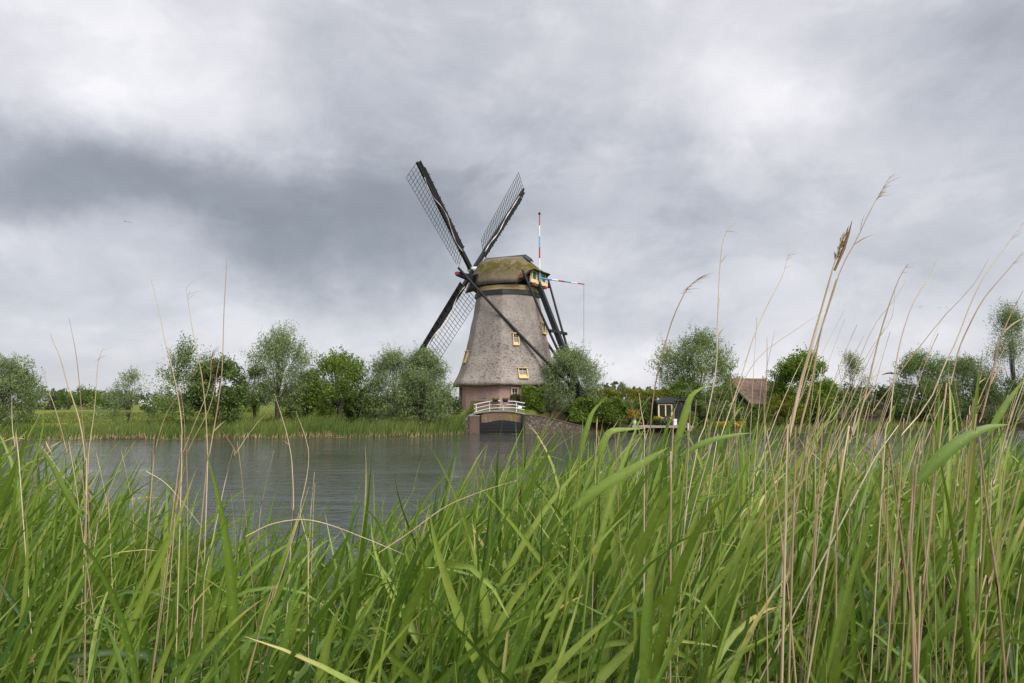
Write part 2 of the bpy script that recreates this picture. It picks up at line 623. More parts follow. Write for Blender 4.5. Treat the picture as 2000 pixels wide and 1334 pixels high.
def water_mat():
    m, g, out = new_mat('canal_water')
    tc = g.n('ShaderNodeTexCoord').outputs['Object']
    st = g.mapping(tc, (.55, 1.0, 1), (0, 0, math.radians(12)))
    a = g.noise(st, 1.15, 3, .55, Distortion=.6)
    b = g.noise(st, 4.6, 4, .6, Distortion=.8)
    calm = g.ramp(g.noise(g.mapping(tc, (.30, 1, 1)), .16, 4, .6), [(.36, .25), (.50, .65), (.64, 1.0)])
    h = g.m('MULTIPLY', g.m('MULTIPLY_ADD', b, .52, a), calm)
    p = principled(g, out, (.046, .050, .046), .08, .5, h, 1.0, .080, IOR=1.33)
    return m


# ------------------------------------------------------------------ terrain
FB = [(-400, 20), (-120, 48), (-39.6, 52.8), (-27.7, 52.8), (-6.6, 56.7), (-5.2, 60.5), (-4.2, 62.3), (6.5, 62.4), (9.5, 62.9),
      (20, 63.2), (30, 65), (45, 69), (70, 72), (200, 84), (500, 100)]
FBx, FBy = np.array([p[0] for p in FB]), np.array([p[1] for p in FB])
MILL = np.array((-0.47, 70.0))


def smooth(a, b, x):
    t = np.clip((np.asarray(x, float) - a) / (b - a), 0, 1)
    return t * t * (3 - 2 * t)


def gz(x, y):
    x, y = np.asarray(x, float), np.asarray(y, float)
    wob = .35 * np.sin(x * .9) + .2 * np.sin(x * 2.3 + 1)
    d = y - np.interp(x, FBx, FBy) - wob * .4
    box = smooth(-4.4, -3.4, x) * (1 - smooth(6.0, 10.0, x))
    d2 = np.where(d > .85, d + 5 * box, d)
    far = np.interp(d2, [-4, -1, 0, .5, 1.6, 5, 12, 30, 90], [-1.2, -.5, .02, .25, .60, 1.05, 1.35, 1.5, 1.5])
    r = np.hypot(x - MILL[0], y - MILL[1])
    mound = smooth(13, 7.0, r) * np.maximum(smooth(.8, 4, d), np.where(d > .85, box, 0))
    far = far + (2.1 - far) * mound
    # low dyke behind the left bushes
    far = far + .25 * smooth(30, 38, d) * (1 - smooth(44, 55, d))
    far = far + np.where(d > 1, .05 * np.sin(x * .7 + y * .31) + .04 * np.sin(x * 1.7 - y * .9), 0)
    near = np.interp(y + .25 * np.sin(x * .8), [-8, 0, 2.5, 5.0, 7.0, 9.0], [1.5, 1.25, 1.02, .45, -.15, -1.2])
    near = near + .03 * np.sin(x * 3.1) * np.cos(y * 2.7)
    return np.where(y < 20, near, far)


def axis(parts):
    out = []
    for (a, b, n) in parts:
        out += list(np.linspace(a, b, n, endpoint=False))
    return np.array(out + [parts[-1][1]])


gx = axis([(-3000, -400, 12), (-400, -60, 40), (-60, 60, 260), (60, 400, 40), (400, 3000, 12)])
gy = axis([(-60, -8, 12), (-8, 10, 60), (10, 46, 12), (46, 80, 130), (80, 130, 50), (130, 400, 20), (400, 4000, 14)])
GX, GY = np.meshgrid(gx, gy)
GV = np.stack([GX, GY, gz(GX, GY)], -1).reshape(-1, 3)
nx, ny = len(gx), len(gy)
ii = (np.arange(ny - 1)[:, None] * nx + np.arange(nx - 1)[None, :]).ravel()
GF = np.stack([ii, ii + 1, ii + 1 + nx, ii + nx], -1)
o = np_mesh('ground', GV, GF, ground_mat(), smooth=True)
tag(o, kind='structure')

wv = MB()
wv.add([(-400, 3.0, 0), (500, 3.0, 0), (500, 104, 0), (-400, 70, 0)], [(0, 1, 2, 3)])
o = wv.build('water', water_mat())
tag(o, kind='structure')

# ------------------------------------------------------------------ windmill
MC = np.array((MILL[0], MILL[1], 0.0))
A0 = math.radians(-8)


def octr(a):
    """corner-normalised octagon radius at bearing a (0 = towards the camera, + = right)"""
    b = (a - A0) % (math.pi / 4) - math.pi / 8
    return math.cos(math.pi / 8) / math.cos(b)


def oct_ring(R, z, n=64, rnd=.3, wav=None):
    out = []
    for k in range(n):
        a = 2 * math.pi * k / n + A0
        r = R * (octr(a) * (1 - rnd) + rnd * .965)
        zz = z
        if wav:
            zz = z + wav * (math.sin(a * 5 + 1) * .6 + math.sin(a * 9 + 2.4) * .45 + math.sin(a * 23 + .4) * .35 + math.sin(a * 41) * .3)
        out.append(MC + np.array((r * math.sin(a), -r * math.cos(a), zz)))
    return out


BODY = [(4.48, 5.72), (4.62, 5.78), (4.85, 5.66), (5.4, 5.36), (6.1, 5.03), (7.4, 4.57), (8.6, 4.28), (9.8, 4.04), (12.0, 3.58), (13.7, 3.30)]
BZ, BR = [q[0] for q in BODY], [q[1] for q in BODY]


def body_hit(px, py, Rf=None, rnd=.3):
    """where the line of sight meets the mill body: point, outward level normal, level tangent"""
    d = ray(px, py)
    d = d / d[1]
    for y in np.arange(60, 74, .01):
        p = np.array((0, 0, EYE)) + d * y
        q = p - MC
        a = math.atan2(q[0], -q[1])
        R = Rf if Rf else float(np.interp(p[2], BZ, BR))
        if math.hypot(q[0], q[1]) <= R * (octr(a) * (1 - rnd) + rnd * .965):
            fc = A0 + math.pi / 8 + math.floor((a - A0) / (math.pi / 4)) * math.pi / 4
            n = np.array((math.sin(fc), -math.cos(fc), 0))
            return p, n, np.array((-n[1], n[0], 0.0))
    raise RuntimeError('no hit')


mill = thing('windmill', 'thatched polder windmill with lattice sails, mossy cap and brick base', 'windmill', (MC[0], MC[1], 2.0))
b = MB()
b.rings([oct_ring(5.12, 1.7, 64, .35), oct_ring(5.12, 4.95, 64, .35)])
bw = b.build('brick_wall', M_brick, mill)
b = MB()
zs = list(np.linspace(4.48, 13.72, 40))
rg = [oct_ring(5.0, 4.62, 96, .1), oct_ring(5.60, 4.42, 96, .3, .05)]
for z in zs:
    R = float(np.interp(z, BZ, BR))
    rg.append(oct_ring(R + .02 * math.sin(z * 3.1), z, 96, .3 if z > 5 else .2, .05 if z < 4.7 else None))
b.rings(rg)
th = b.build('thatched_body', M_thatch, mill, smooth=True)
b = MB()
b.rings([oct_ring(3.30, 13.55, 64, .06), oct_ring(3.46, 13.50, 64, .06), oct_ring(3.44, 13.98, 64, .06), oct_ring(3.0, 14.02, 64, .06)])
b.build('black_band', M_band, mill)
b = MB()


def circ(r, z, n=64):
    return [MC + np.array((r * math.sin(2 * math.pi * k / n), -r * math.cos(2 * math.pi * k / n), z)) for k in range(n)]


b.rings([circ(3.12, 14.0), circ(3.14, 14.22), circ(3.18, 14.225), circ(3.18, 14.47), circ(2.9, 14.48)])
b.build('curb_ring', M_ochre, mill)
b = MB()
b.rings([circ(2.88, 14.40), circ(2.88, 15.0)])
b.build('curb_roller_gap', M_black, mill)

PSI = math.radians(60)
S = np.array((-math.sin(PSI), math.cos(PSI), 0))       # towards the sails
Lt = np.array((-math.cos(PSI), -math.sin(PSI), 0))     # towards the near side
UP = np.array((0, 0, 1.0))


def C3(a, l, z):
    return MC + S * a + Lt * l + UP * z


# thatched cap
b = MB()
capx = [-4.15, -4.0, -3.7, -3.3, -2.7, -2.04, -1.0, 0, 1.2, 2.42, 2.9, 3.3, 3.8, 4.2]
rings = []
for a in capx:
    w = float(np.interp(a, [-4.15, -3.5, -2, 0, 2, 3.3, 4.2], [1.75, 2.15, 3.15, 3.45, 3.15, 2.25, 1.5]))
    h = float(np.interp(a, [-4.15, -3, -2.04, 0, 2.42, 3.0, 3.5, 3.9, 4.2], [15.85, 16.80, 17.66, 17.80, 17.80, 17.20, 16.60, 15.95, 15.30]))
    e = float(np.interp(a, [-4.15, -3.6, -3.2, -2.9, 2.6, 3.3, 4.2], [15.95, 15.75, 15.3, 14.55, 14.50, 14.3, 14.15]))
    r = []
    N = 17
    for k in range(N):
        q = -1 + 2 * k / (N - 1)
        ang = q * math.pi / 2
        sl = math.copysign(abs(math.sin(ang)) ** 1.0, q)
        r.append(C3(a, w * sl, e + (h - e) * max(0, math.cos(ang)) ** 1.05))
    # underside
    for k in range(5):
        q = 1 - 2 * (k + 1) / 6
        r.append(C3(a, (w - .12) * q, e + .04 + (h - e) * .35 * (1 - abs(q))))
    rings.append(r)
b.rings(rings, True, True, True)
cap = b.build('thatched_cap', M_capthatch, mill, smooth=True)
b = MB()
b.prism([C3(-2.2, .62, 17.52), C3(-2.2, .3, 17.80), C3(-2.2, 0, 17.92), C3(-2.2, -.3, 17.80), C3(-2.2, -.62, 17.52), C3(-2.2, 0, 17.6)], S * 0, S * 4.8 + UP * .10)
b.prism([C3(-2.85, .5, 17.10), C3(-2.85, 0, 17.42), C3(-2.85, -.5, 17.10)], S * 0, S * .70 + UP * .52)
b.build('ridge_board', M_band, cap)
# black cutting where the long sprit leaves the cap
b = MB()
b.prism([C3(3.05, 2.30, 14.35), C3(2.0, 2.96, 14.35), C3(1.75, 3.02, 15.75), C3(2.75, 2.55, 15.55)], Lt * -.3, Lt * .22)
b.build('sprit_opening', M_black, cap)
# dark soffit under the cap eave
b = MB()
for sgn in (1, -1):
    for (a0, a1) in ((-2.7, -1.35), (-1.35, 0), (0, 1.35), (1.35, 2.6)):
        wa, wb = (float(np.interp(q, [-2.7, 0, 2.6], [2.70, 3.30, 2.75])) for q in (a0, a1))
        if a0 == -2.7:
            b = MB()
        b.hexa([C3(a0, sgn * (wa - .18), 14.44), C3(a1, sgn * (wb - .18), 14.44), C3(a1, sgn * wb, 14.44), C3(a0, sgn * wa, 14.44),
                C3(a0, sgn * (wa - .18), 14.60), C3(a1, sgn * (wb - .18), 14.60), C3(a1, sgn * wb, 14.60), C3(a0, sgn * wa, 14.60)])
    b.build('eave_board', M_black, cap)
# rear board with its green lights
b = MB()
RB = -3.62


def rb(l, z, o=0):
    return C3(RB - o, l, z)


b.prism([rb(1.72, 14.62), rb(-1.72, 14.62), rb(-1.40, 15.86), rb(-.7, 16.12), rb(.7, 16.12), rb(1.40, 15.86)], S * .12, S * 0)
board = b.build('rear_board', M_ochre, mill)
for lc in (1.02, 0.0, -1.02):
    b = MB()
    b.obox(C3(RB, lc, 15.44), Lt, UP, -S, (-.36, -.40, .012), (.36, .38, .05))
    w = b.build('window', M_greenp, board)
    b = MB()
    for (lo, hi) in (((-.44, -.48, .010), (-.36, .44, .10)), ((.36, -.48, .010), (.44, .44, .10)), ((-.36, .38, .010), (.36, .44, .10)), ((-.36, -.48, .010), (.36, -.40, .10))):
        b.obox(C3(RB, lc, 15.44), Lt, UP, -S, lo, hi)
    b.build('frame', M_cream, w)
b = MB()
b.obox(C3(RB, 0, 14.86), Lt, UP, -S, (-1.78, -.22, .02), (1.78, .16, .16))
b.build('apron_board', M_cream, board)
b = MB()
b.obox(C3(RB, 0, 14.55), Lt, UP, -S, (-1.5, -.16, -.5), (1.5, .07, .10))
b.build('lower_beam', M_greenp, board)
for l in (1.25, -1.1):
    b = MB()
    b.obox(C3(RB, l, 14.50), Lt, UP, -S, (-.2, -.14, .12), (.2, .14, .32))
    b.build('beam_end', M_red, board)
# windshaft
TIL = math.radians(8)
SV = S * math.cos(TIL) + UP * math.sin(TIL)
T = -Lt
UV_ = np.cross(T, SV)
if UV_[2] < 0:
    UV_ = -UV_
HUB = C3(4.45, 0, 17.0)
b = MB()
b.tube([HUB - SV * 4, HUB - SV * .5, HUB + SV * .4], [.32, .32, .30], 10)
b.build('windshaft', M_white, mill, True)
# sails
RS = 13.75
THA = math.radians(53)
DA = -math.sin(THA) * T + math.cos(THA) * UV_
DB = math.cos(THA) * T + math.sin(THA) * UV_
sail_labels = ['upper left sail of the windmill', 'upper right sail of the windmill', 'lower left sail half hidden by willows', 'lower right sail behind the mill body']
for i, (D_, off) in enumerate(((DA, .0), (DB, -.38), (-DB, -.38), (-DA, .0))):
    H0 = HUB + SV * (off + .1)
    # side on which the lattice hangs
    W0 = np.cross(SV, D_)
    ref = {0: (-1, 0, -.6), 1: (-1, 0, .5), 2: (1, 0, -.5), 3: (1, 0, .6)}[i]
    if np.dot(W0, ref) < 0:
        W0 = -W0

    def sp(u, w, n=0, H0=H0, D_=D_, W0=W0):
        tw = math.radians(20 - 16 * max(0, u) / RS)          # weather twist
        Wd = W0 * math.cos(tw) - SV * math.sin(tw)
        Nd = SV * math.cos(tw) + W0 * math.sin(tw)
        return H0 + D_ * u + Wd * w + Nd * n
    b = MB()
    b.beam(sp(0, 0), sp(RS, 0), .46, .36, SV, .22, .20)
    sail = b.build('sail', M_black, mill)
    lat = MB()
    u = 2.4
    k = 0
    WL = 2.35
    while u < RS:
        lat.tube([sp(u, -.1), sp(u, WL)], .027, 5, False)
        u += .42
    for w in (.62, 1.2, 1.78, WL):
        lat.tube([sp(2.4 + .55 * (w == WL), w), sp(8, w), sp(RS - .05, w)], .020, 5, False)
    lat.build('lattice', M_black, sail)
    wb = MB()
    n = 12
    for k in range(n):
        u0 = 2.6 + (RS - 2.7) * k / n
        u1 = 2.6 + (RS - 2.7) * (k + 1) / n - .06
        wdt = .68 if k < n - 1 else .5
        c = [sp(u0, -.12, .03), sp(u1, -.12, .03), sp(u1, -wdt, -.12), sp(u0, -wdt, -.12)]
        wb.prism(c, SV * 0, SV * .04)
        wb.prism([sp(u0, -.12, .0), sp(u0 + .09, -.12, .0), sp(u0 + .09, -wdt - .05, -.14), sp(u0, -wdt - .05, -.14)], SV * -.06, SV * .0)
    wb.build('wind_board', M_black, sail)
    cl = MB()
    pts, rad = [], []
    for k in range(26):
        f = k / 25
        u = 2.6 + (RS - 4.2) * f
        w = .14 + .12 * math.sin(f * 9 + i) + (.25 * math.sin(f * math.pi * 3 + i * 2) if i in (0, 2) else .08 * math.sin(f * 14))
        pts.append(sp(u, w, -.16))
        rad.append(.045 + .02 * math.sin(f * 31))
    cl.tube(pts, rad, 6)
    cl.build('furled_cloth', M_cloth, sail, True)
# sprits, tail pole and braces
b = MB()
b.beam(C3(2.5, -5.4, 15.35), C3(2.5, 1.6, 15.35), .52, .60)
b.beam(C3(2.5, 1.6, 15.35), C3(2.5, 5.55, 15.45), .62, .78, (0, 0, 1), .38, .42)
ls = b.build('long_sprit', M_black, mill, bevel=.03)
b = MB()
b.tube([C3(2.5, 5.55, 15.45), C3(2.5, 5.70, 15.45)], .19, 10)
b.build('painted_end', M_red, ls)
b = MB()
b.tube([C3(2.5, -5.4, 15.35), C3(2.5, -5.55, 15.35)], .24, 10)
b.build('painted_end', M_red, ls)
b = MB()
b.beam(C3(-3.15, -3.1, 15.0), C3(-3.15, 2.75, 15.1), .40, .46)
ss = b.build('short_sprit', M_black, mill, bevel=.03)
b = MB()
b.tube([C3(-3.15, 2.75, 15.1), C3(-3.15, 2.88, 15.1)], .19, 10)
b.build('painted_end', M_red, ss)
b = MB()
b.beam(C3(-3.35, 0, 15.35), C3(-8.35, 0, 3.1), .40, .50, S, .48, .56)
b.build('tail_pole', M_black, mill, bevel=.03)
for (a0, l0, z0, a1, l1, z1, r) in ((2.55, 5.3, 16.1, -8.1, .42, 3.7, .15), (2.5, -5.3, 15.7, -8.1, -.42, 3.7, .15),
                                    (-3.2, 2.6, 15.8, -8.0, .36, 3.9, .13), (-3.2, -3.0, 15.7, -8.0, -.36, 3.9, .13)):
    b = MB()
    p0, p1 = C3(a0, l0, z0), C3(a1, l1, z1)
    pts = [p0 + (p1 - p0) * t + UP * (-.25 * math.sin(math.pi * t)) for t in np.linspace(0, 1, 9)]
    b.tube(pts, [r * (.85 + .25 * t) for t in np.linspace(0, 1, 9)], 8)
    b.build('brace', M_black, mill, True)
b = MB()
b.beam(C3(-5.75, 1.75, 9.72), C3(-5.75, -1.75, 9.72), .26, .26)
b.tube([C3(-5.75, 1.75, 9.72), C3(-5.75, 1.9, 9.72)], .15, 8)
b.tube([C3(-5.75, -1.75, 9.72), C3(-5.75, -1.95, 9.72)], .17, 8)
b.build('cross_beam', M_black, mill)
b = MB()
b.tube([C3(-8.3, -.9, 3.4), C3(-8.3, .9, 3.4)], .16, 10)
for k in range(8):
    a = math.pi * k / 8
    dv = np.cross(Lt, UP) * math.cos(a) + UP * math.sin(a)
    b.beam(C3(-8.3, .85, 3.4) - dv * .95, C3(-8.3, .85, 3.4) + dv * .95, .06, .06, Lt)
b.build('winch_wheel', M_black, mill)
# the two tricolour poles and the cord
for (q0, q1, cols) in ((C3(-3.95, .35, 15.0), C3(-3.95, .35, 21.75), (2, 1, 0, 2, 1, 0)),
                       (C3(-3.8, 0, 15.30), C3(-8.67, 0, 14.25), (2, 2, 1, 0, 2, 1, 0))):
    b = MB()
    n = len(cols)
    for k, ci in enumerate(cols):
        b.cur = ci
        r0 = .09 - .04 * k / n
        b.tube([q0 + (q1 - q0) * (k / n), q0 + (q1 - q0) * ((k + 1) / n)], r0, 8)
    b.build('flag_pole' if n == 6 else 'tail_boom', [M_red, M_white, M_blue], mill)
b = MB()
b.tube([C3(-3.95, .35, 21.75), C3(-3.95, .35, 21.95)], .12, 8)
b.build('pole_knob', M_black, mill)
b = MB()
b.tube([C3(-8.62, 0, 14.25), C3(-8.55, 0, 8), C3(-8.4, 0, 3.5)], .016, 5)
b.build('cord', M_cord, mill)


def mill_window(px0, px1, py0, py1, pyb, label=None, R=None, rnd=.3, side=None, muntin=True):
    """wooden window box set in the thatch: pane between py0 and py1, sloping apron down to pyb"""
    pc, n, t = body_hit((px0 + px1) / 2, (py0 + pyb) / 2, R, rnd)
    sc_ = F / pc[1]
    cosn = max(.35, abs(n[1]))
    hw = (px1 - px0) / 2 / sc_ / cosn
    zt, zm, zb = ZZ(py0, pc[1]), ZZ(py1, pc[1]), ZZ(pyb, pc[1])
    if R:
        rt = rb_ = R * .938
    else:
        rt, rb_ = (float(np.interp(z, BZ, BR)) * .945 for z in (zt, zb))
    fc = MC + t * float(np.dot(pc - MC, t))
    fr = MB()
    dt, db = rt + .10, rb_ + .10
    dm = min(db, dt + (.05 if not R else 0))
    j = .09

    def q(w, z, d):
        return fc + t * w + n * d + UP * z
    for sgn in (-1, 1):
        a, c = sgn * hw, sgn * (hw - j)
        fr.hexa([q(a, zb, rb_ - .3), q(c, zb, rb_ - .3), q(c, zb, db + .02), q(a, zb, db + .02), q(a, zt, rt - .4), q(c, zt, rt - .4), q(c, zt, dt), q(a, zt, dt)])
    fr.hexa([q(-hw - .05, zt, rt - .4), q(hw + .05, zt, rt - .4), q(hw + .05, zt, dt + .06), q(-hw - .05, zt, dt + .06),
             q(-hw - .05, zt + .09, rt - .45), q(hw + .05, zt + .09, rt - .45), q(hw + .05, zt + .09, dt + .06), q(-hw - .05, zt + .09, dt + .06)])
    iw = hw - j
    if not R:
        fr.hexa([q(-iw, zb, rb_ - .3), q(iw, zb, rb_ - .3), q(iw, zb, db + .03), q(-iw, zb, db + .03), q(-iw, zm, rt - .3), q(iw, zm, rt - .3), q(iw, zm, dm - .05), q(-iw, zm, dm - .05)])
    else:
        fr.hexa([q(-iw, zb, rb_ - .3), q(iw, zb, rb_ - .3), q(iw, zb, db + .05), q(-iw, zb, db + .05), q(-iw, zm, rt - .3), q(iw, zm, rt - .3), q(iw, zm, db + .05), q(-iw, zm, db + .05)])
    w = fr.build('window', M_ochre, mill)
    if label:
        w['label'] = label
    if not muntin:
        return w
    pn = MB()
    dg = dm - (.06 if R else .12)
    pn.hexa([q(-iw, zm, dg - .05), q(iw, zm, dg - .05), q(iw, zm, dg), q(-iw, zm, dg), q(-iw, zt, dg - .05), q(iw, zt, dg - .05), q(iw, zt, dg), q(-iw, zt, dg)])
    pn.build('pane', M_glass, w)
    mt = MB()
    e = .026
    for (a0, a1, z0, z1) in ((-iw, -iw + e, zm, zt), (iw - e, iw, zm, zt), (-e / 2, e / 2, zm, zt), (-iw, iw, zm, zm + e), (-iw, iw, zt - e, zt), (-iw, iw, (zm + zt) / 2 - e / 2, (zm + zt) / 2 + e / 2)):
        mt.hexa([q(a0, z0, dg), q(a1, z0, dg), q(a1, z0, dg + .03), q(a0, z0, dg + .03), q(a0, z1, dg), q(a1, z1, dg), q(a1, z1, dg + .03), q(a0, z1, dg + .03)])
    mt.build('glazing_bars', M_white, w)
    return w


mill_window(1001.5, 1014, 651.5, 667, 674.5, 'upper thatch window above the other two front windows')
mill_window(1012, 1031, 719, 729.5, 739, 'wide window low in the thatch')
mill_window(906.5, 915, 687, 705, 709, 'narrow side window at the left edge of the thatch')
mill_window(1056, 1066, 632, 649, 653, 'narrow side window high on the right of the thatch')
mill_window(998, 1012, 758.5, 777, 779, 'small window in the brick base above a flower box', 5.12, .35)
# house door on the brick front, above the hedge
pc, n_, t_ = body_hit(1034, 770, 5.12, .35)
b = MB()
b.obox(MC + t_ * float(np.dot(pc - MC, t_)) + n_ * 5.12 * .938, t_, UP, n_, (-.5, 2.1, .0), (.5, 4.1, .05))
dr = b.build('door', M_black, mill)
b = MB()
for (lo, hi) in (((-.62, 2.1, 0), (-.5, 4.25, .09)), ((.5, 2.1, 0), (.62, 4.25, .09)), ((-.5, 4.1, 0), (.5, 4.25, .09)), ((-.5, 3.72, .052), (.5, 3.8, .085))):
    b.obox(MC + t_ * float(np.dot(pc - MC, t_)) + n_ * 5.12 * .938, t_, UP, n_, lo, hi)
b.build('frame', M_cream, dr)
# side door on the left facet, plaque on the front
pc, n_, t_ = body_hit(900.5, 780, 5.12, .35)
b = MB()
b.obox(MC + t_ * float(np.dot(pc - MC, t_)) + n_ * 5.12 * .938, t_, UP, n_, (-.42, 2.1, -.02), (.42, 4.3, .06))
b.build('side_door', M_brown, mill)
pc, n_, t_ = body_hit(946, 772.5, 5.12, .35)
b = MB()
b.obox(pc, t_, UP, n_, (-.27, -.26, -.02), (.27, .26, .05))
b.build('plaque', M_grey, mill)

# flower box under the brick window
pc, n_, t_ = body_hit(1005, 781, 5.12, .35)


def petals(c, ext, n, size, mat, parent, name, tint0=.5, spread=.5):
    c = np.asarray(c, float)
    q = c + (rng.random((n, 3)) * 2 - 1) * np.asarray(ext)
    V, Fc, tt = quads(q, rng.normal(0, 1, (n, 3)) * .7 + np.array((0, 0, .8)), size * (.6 + .8 * rng.random(n)), .6, tint0 + spread * (rng.random(n) - .5) * 2)
    return np_mesh(name, V, Fc, mat, parent, np.clip(tt, 0, 1))


def quads(c, d, length, ratio, tint):
    """pointed leaves: centres, directions, lengths"""
    n = len(c)
    d = d / (np.linalg.norm(d, axis=1, keepdims=True) + 1e-9)
    r = rng.normal(0, 1, (n, 3))
    s = np.cross(d, r)
    s /= np.linalg.norm(s, axis=1, keepdims=True) + 1e-9
    L_ = np.asarray(length).reshape(-1, 1) * np.ones((n, 1))
    h = np.cross(s, d) * L_ * .08
    V = np.stack([c - d * L_ * .5, c + s * L_ * ratio * .5 + h, c + d * L_ * .5, c - s * L_ * ratio * .5 + h], 1).reshape(-1, 3)
    Fc = np.arange(n * 4).reshape(n, 4)
    return V, Fc, np.repeat(np.asarray(tint), 4)


fb = thing('flower_box', 'green planted flower box under the small window in the brick wall', 'flower box', pc)
b = MB()
b.obox(pc, t_, UP, n_, (-.42, -.12, .1), (.42, .12, .36))
b.build('trough', M_brown, fb)
petals(pc + n_ * .26 + UP * .28, (.42, .2, .2), 260, .14, M_dark, fb, 'plants', .5, .5)

# ------------------------------------------------------------------ sluice in the bank below the mill
YS = 62.3


def sx(px, Y=YS):
    return (px - 1000) / F * Y


def sz(py, Y=YS):
    return EYE - (py - 785) * Y / F


sl = thing('sluice', 'brick sluice with black wooden gate at the canal edge below the mill', 'sluice', (sx(980), YS, 0))
b = MB()
b.box((sx(917), YS - .1, -.6), (sx(938), YS + 1.2, sz(813)))
b.build('left_abutment', M_sluicebrick, sl, bevel=.02)
b = MB()
b.box((sx(916), YS - .14, sz(813) + .001), (sx(938.5), YS + 1.2, sz(813) + .09))
b.build('coping', M_grey, sl, bevel=.015)
# arched parapet over the gate
b = MB()
top = [(917, 812), (930, 808.5), (945, 805.5), (962, 804), (985, 803.7), (1003, 805), (1016, 807.5), (1026, 810)]
bot = [(1019, 825.5), (1010, 824), (1000, 822), (985, 820.5), (972, 821), (960, 823), (950, 825), (938.2, 826)]
poly = [(938.2, 813)] + [(px, py) for px, py in top[1:-1] if px > 938.2] + [(1019, 808.5)] + bot
b.prism([(sx(px), 0, sz(py)) for px, py in poly], (0, YS + .12, 0), (0, YS + .62, 0))
b.build('arch', M_parapet, sl)
b = MB()
for i in range(len(top) - 1):
    (p0, q0), (p1, q1) = top[i], top[i + 1]
    b.prism([(sx(p0), 0, sz(q0) + .002), (sx(p1), 0, sz(q1) + .002), (sx(p1), 0, sz(q1) + .12), (sx(p0), 0, sz(q0) + .12)], (0, YS + .0, 0), (0, YS + 2.6, 0))
b.build('bridge_deck', M_grey, sl)
for (a, c) in ((938.2, 940.5), (1019, 1025.5)):
    b = MB()
    b.box((sx(a), YS - .16, -.6), (sx(c), YS + .1, sz(809.5)))
    b.build('gate_post', M_black, sl)
g_ = MB()
pl = [(940.6, 846), (1018.9, 846), (1018.9, 826), (1010, 824.5), (1000, 822.4), (985, 821), (972, 821.5), (960, 823.5), (950, 825.6), (940.6, 826.5)]
g_.prism([(sx(px), 0, sz(py)) for px, py in pl], (0, YS - .04, 0), (0, YS + .06, 0))
for py in (830, 835.5, 841):
    g_.box((sx(940.6), YS - .07, sz(py) - .02), (sx(1018.9), YS - .042, sz(py) + .02))
k = 941.5
while k < 1018:
    g_.box((sx(k), YS - .13, -.3), (sx(k + 1.2), YS - .075, sz(842)))
    k += 2.35
g_.build('gate', M_black, sl)
# right wing wall, falling towards the water
b = MB()
rw = [(1025.6, 850), (1140, 850), (1140, 833), (1100, 824), (1075, 817.5), (1055, 813), (1040, 811), (1025.6, 810.5)]
b.prism([(sx(px), 0, sz(py)) for px, py in rw], (0, YS - .05, 0), (0, YS + .4, 0))
b.build('right_wing_wall', M_rubble, sl)
b = MB()
rt = [(1025.6, 810.5), (1040, 811), (1055, 813), (1075, 817.5), (1100, 824), (1140, 833)]
for i in range(len(rt) - 1):
    (p0, q0), (p1, q1) = rt[i], rt[i + 1]
    b.prism([(sx(p0), 0, sz(q0) + .002), (sx(p1), 0, sz(q1) + .002), (sx(p1), 0, sz(q1) + .08), (sx(p0), 0, sz(q0) + .08)], (0, YS - .1, 0), (0, YS + .45, 0))
b.build('coping', M_sluicebrick, sl)
# left wing: rubble with a sloping grey slab
b = MB()
b.prism([(sx(916.9), 0, -.5), (sx(893), 0, -.5), (sx(899), 0, sz(838.5)), (sx(914), 0, sz(816)), (sx(916.9), 0, sz(814))], (0, YS - .02, 0), (0, YS + .5, 0))
b.build('left_wing_wall', M_rubble, sl)
b = MB()
b.hexa([(sx(898), YS - .05, sz(840)), (sx(916), YS - .05, sz(812.8)), (sx(913), YS + 1.1, sz(812)), (sx(894), YS + 1.0, sz(838)),
        (sx(898), YS - .05, sz(840) + .1), (sx(916), YS - .05, sz(812.8) + .1), (sx(913), YS + 1.1, sz(812) + .1), (sx(894), YS + 1.0, sz(838) + .1)])
b.build('sloping_slab', M_grey, sl)

# white railings on the bridge
TOPR = [(926, 790), (943, 786.4), (961, 783.2), (983, 782.6), (1006, 784), (1025, 787.2)]
MIDR = [(926, 798), (940, 794.2), (956, 790.8), (983, 789.4), (1002, 790), (1025, 794.6)]
BOTR = [(926, 805.2), (940, 801.2), (956, 797.5), (983, 795.6), (1003, 796.2), (1025, 800.4)]


def railing(Y, label, dz=0):
    t = thing('bridge_railing', label, 'railing', (sx(976), Y, sz(804)), 'white railings of the sluice bridge')
    for R_ in (TOPR, MIDR, BOTR):
        b = MB()
        for i in range(len(R_) - 1):
            b.beam((sx(R_[i][0]), Y, sz(R_[i][1]) + dz), (sx(R_[i + 1][0]), Y, sz(R_[i + 1][1]) + dz), .055, .07 if R_ is TOPR else .05)
        b.build('rail', M_white, t)
    for px in (930, 956.2, 983, 1008.6):
        zt = float(np.interp(px, [q[0] for q in TOPR], [sz(q[1]) for q in TOPR])) + dz
        zb = float(np.interp(px, [q[0] for q in top], [sz(q[1]) for q in top])) + dz
        b = MB()
        b.box((sx(px) - .035, Y + .045, zb), (sx(px) + .035, Y + .115, zt + .03))
        b.build('post', M_white, t)
    return t


